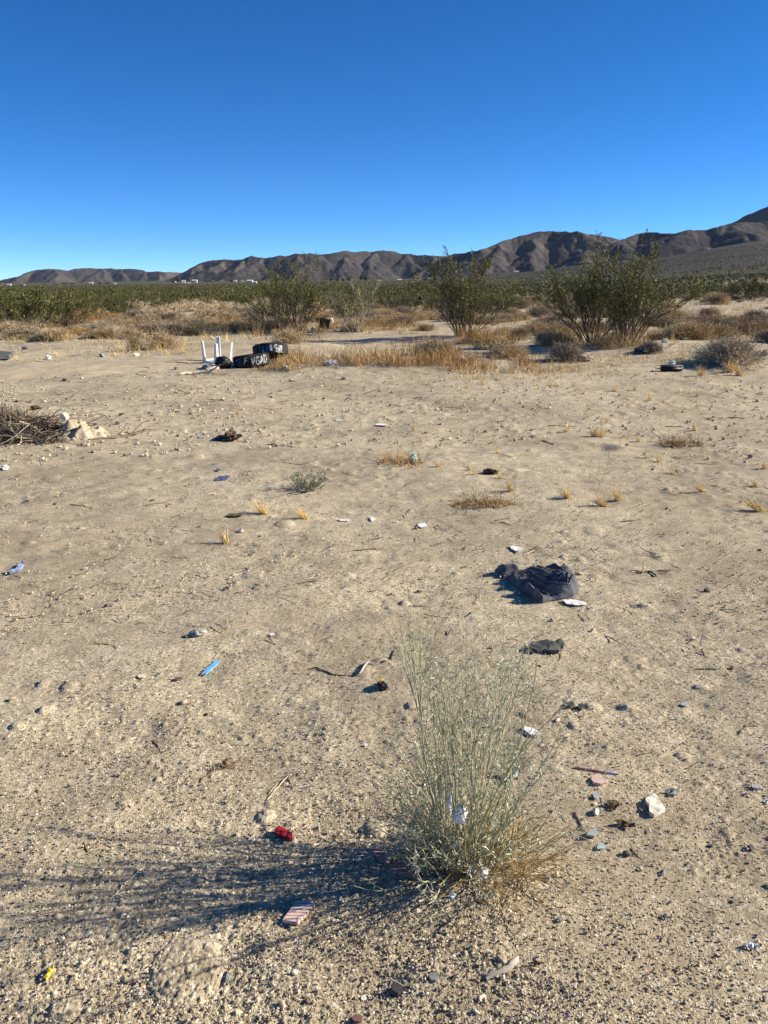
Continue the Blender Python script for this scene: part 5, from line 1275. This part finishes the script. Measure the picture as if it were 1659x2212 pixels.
# ------------------------------------------------------------------ far houses and trees
HS = [(20, 617, 9, 0), (48, 618, 12, 1), (197, 613.5, 9, 0), (248, 614, 7, 0), (397, 609, 9, 0), (377, 610.5, 8, 0), (397, 612.5, 9, 0), (408, 612.5, 6, 0), (421, 609, 12, 0), (424, 612, 5, 0), (460, 609, 8, 1), (508, 609, 8, 0), (524, 609, 7, 0), (540, 610, 14, 0),
      (551, 611.5, 9, 0), (662, 616, 6, 0), (819, 608, 6, 0), (863, 607, 10, 0), (903, 606.5, 8, 0), (929, 604.5, 11, 0), (951, 604.5, 10, 1), (998, 605, 6, 0), (832, 606, 6, 1), (1116, 589, 10, 0)]
HLAB = ['small white house at the far left end of the plain', 'long tan roofed house right of the leftmost white one', 'white house at the foot of the left mountains, before a line of trees', 'small white house right of the dark tree line', 'white house beside the dark trees, upper of the cluster', 'white shed left of the cluster by the dark trees',
        'wide white house, lower of the cluster by the dark trees', 'small white cabin right of the wide white house', 'long white house right of the cluster by the dark trees', 'tiny white cabin under the long white house', 'tan house between the two white clusters', 'white house at the left of the second cluster',
        'small white house in the second cluster', 'largest white house on the plain, in the second cluster', 'white house right of the largest one', 'lone white cabin on the green plain', 'lone white house right of the tall dark trees', 'white house in the middle of the plain behind the creosote', 'white house left of the wide roofed one',
        'wide white roofed house below the mountain notch', 'tan house right of the wide white roofed one', 'small house behind the broad creosote bush', 'tan cabin below the central mountain', 'lone house high on the right hand slope']
for (a, b, w, k), lab in zip(HS, HLAB):
    p = P(a, b); s = mpp(p); W = w * s * .85; D_ = W * .6; hh = max(w * .24 * s, 2.4)
    t = thing('house', lab, 'house', p, .15 * math.sin(a), 'houses along the foot of the mountains')
    bm = bevel_box(W, D_, hh + .6, .02, 1); bm_obj('wall', bm, M['housetan' if k else 'housewhite'], t, (0, 0, hh / 2 - .3))
    bm = bmesh.new(); o_ = .06 * W
    vs = [bm.verts.new(v) for v in ((-W / 2 - o_, -D_ / 2 - o_, hh), (W / 2 + o_, -D_ / 2 - o_, hh), (W / 2 + o_, D_ / 2 + o_, hh), (-W / 2 - o_, D_ / 2 + o_, hh), (-W / 2 - o_, 0, hh + D_ * .3), (W / 2 + o_, 0, hh + D_ * .3))]
    for f in ((0, 1, 5, 4), (2, 3, 4, 5), (0, 4, 3), (1, 2, 5), (3, 2, 1, 0)): bm.faces.new([vs[i] for i in f])
    bm_obj('roof', bm, M['roofbrown' if k else 'roofpale'], t)
    for x_ in (-.25, .25): bm_obj('window', bevel_box(W * .12, .08, hh * .3, .01, 1), M['black'], t, (x_ * W, -D_ / 2 - .02, hh * .55))
def far_tree(a, b, w, h, seed, lab):
    p = P(a, b); s = mpp(p); rng = np.random.default_rng(seed); n = 420
    t = thing('far_tree', lab, 'tree', p, 0, 'dark trees beside the far houses')
    C = unit(rng.normal(size=(n, 3))) * rng.uniform(.3, 1, (n, 1)) ** .5 * (1 + .3 * rng.normal(size=(n, 1)) * .5) * np.array([w * s * .5, w * s * .5, h * s * .45]) + np.array([0, 0, h * s * .55])
    V, F = leaves(C, rng.normal(size=(n, 3)), np.full(n, h * s * .2), np.full(n, h * s * .12), rng)
    link('crown', mesh_np('crown', V, F, M['darkgreen'], False), t)
    q = np.array([[[0, 0, -.5], [0.1, 0, h * s * .3], [0, .1, h * s * .7]]]); V, F = tubes(q, np.array([[.3, .22, .12]]), 6); link('trunk', mesh_np('trunk', V, F, M['creo_stem']), t)
for i, (a, b, w, h, lab) in enumerate([(382, 610, 9, 9, 'dark tree standing above the first white cluster'), (374, 611, 7, 5, 'low dark tree left of the one above the first cluster'), (779, 606, 7, 10, 'tallest dark tree on the plain'), (790, 606.5, 8, 8, 'round dark tree right of the tallest one'),
        (715, 607, 10, 5, 'dark tree at the left of the middle tree row'), (728, 607, 9, 5, 'dark tree, second of the middle tree row'), (741, 607.5, 8, 5, 'dark tree, third of the middle tree row'), (753, 607, 10, 6, 'dark tree at the right of the middle tree row'), (918, 606.5, 9, 5, 'dark tree between two white houses below the notch'),
        (940, 606, 8, 5, 'dark tree left of the tan house below the notch'), (215, 614, 8, 4, 'dark tree right of the house below the left mountains'), (232, 614, 12, 4, 'widest dark tree of the left tree line'), (140, 615, 12, 4, 'low dark tree at the left tree line start'), (155, 615, 10, 4, 'low dark tree, second of the left tree line'), (120, 616, 9, 3, 'smallest dark tree of the left tree line'), (500, 610, 7, 5, 'dark tree at the left of the second cluster'), (445, 610.5, 6, 3.5, 'small dark tree beside the tan house')]):
    far_tree(a, b, w, h, 700 + i, lab)

# ------------------------------------------------------------------ the air
hm = bpy.data.materials.new('air'); hm.use_nodes = True; hN = hm.node_tree.nodes; hN.remove(hN['Principled BSDF'])
pv = hN.new('ShaderNodeVolumePrincipled'); pv.inputs['Color'].default_value = (.66, .80, 1., 1); pv.inputs['Density'].default_value = HAZE; pv.inputs['Anisotropy'].default_value = .1
hm.node_tree.links.new(pv.outputs[0], hN['Material Output'].inputs['Volume'])
bm = bmesh.new(); bmesh.ops.create_cube(bm, size=1)
for v in bm.verts: v.co = Vector((v.co.x * 22000, v.co.y * 22000, -400 if v.co.z < 0 else 1100))
tag(bm_obj('haze', bm, hm), kind='stuff')

# ------------------------------------------------------------------ light, sky, camera
w = bpy.data.worlds.new('World'); sc.world = w; w.use_nodes = True
N, L = w.node_tree.nodes, w.node_tree.links
sky = N.new('ShaderNodeTexSky'); sky.sky_type = 'NISHITA'; sky.sun_disc = False
sky.sun_elevation = SUN_EL; sky.sun_rotation = math.atan2(SUN_DIR.x, SUN_DIR.y)
sky.altitude = 0; sky.air_density = .4; sky.dust_density = 0; sky.ozone_density = 6.0
hs = N.new('ShaderNodeHueSaturation'); hs.inputs['Saturation'].default_value = 1.19
L.new(sky.outputs['Color'], hs.inputs['Color']); L.new(hs.outputs['Color'], N['Background'].inputs['Color'])
N['Background'].inputs['Strength'].default_value = .107
sun = bpy.data.lights.new('sun', 'SUN'); sun.energy = 5.0; sun.angle = math.radians(.53); sun.color = (1, .925, .765)
so = link('sun', sun); so.rotation_euler = (-SUN_DIR).to_track_quat('-Z', 'Y').to_euler()

cam = bpy.data.cameras.new('camera'); cam.sensor_fit = 'VERTICAL'; cam.sensor_height = 36
cam.lens = 36 * FPX / 2212; cam.clip_end = 30000; cam.clip_start = .05
co = link('camera', cam, None, (0, 0, EYE)); co.rotation_euler = (PI / 2 - PITCH, 0, 0)
sc.camera = co
sc.view_settings.view_transform = 'Standard'; sc.view_settings.look = 'None'
sc.view_settings.exposure = .82; sc.view_settings.gamma = 1
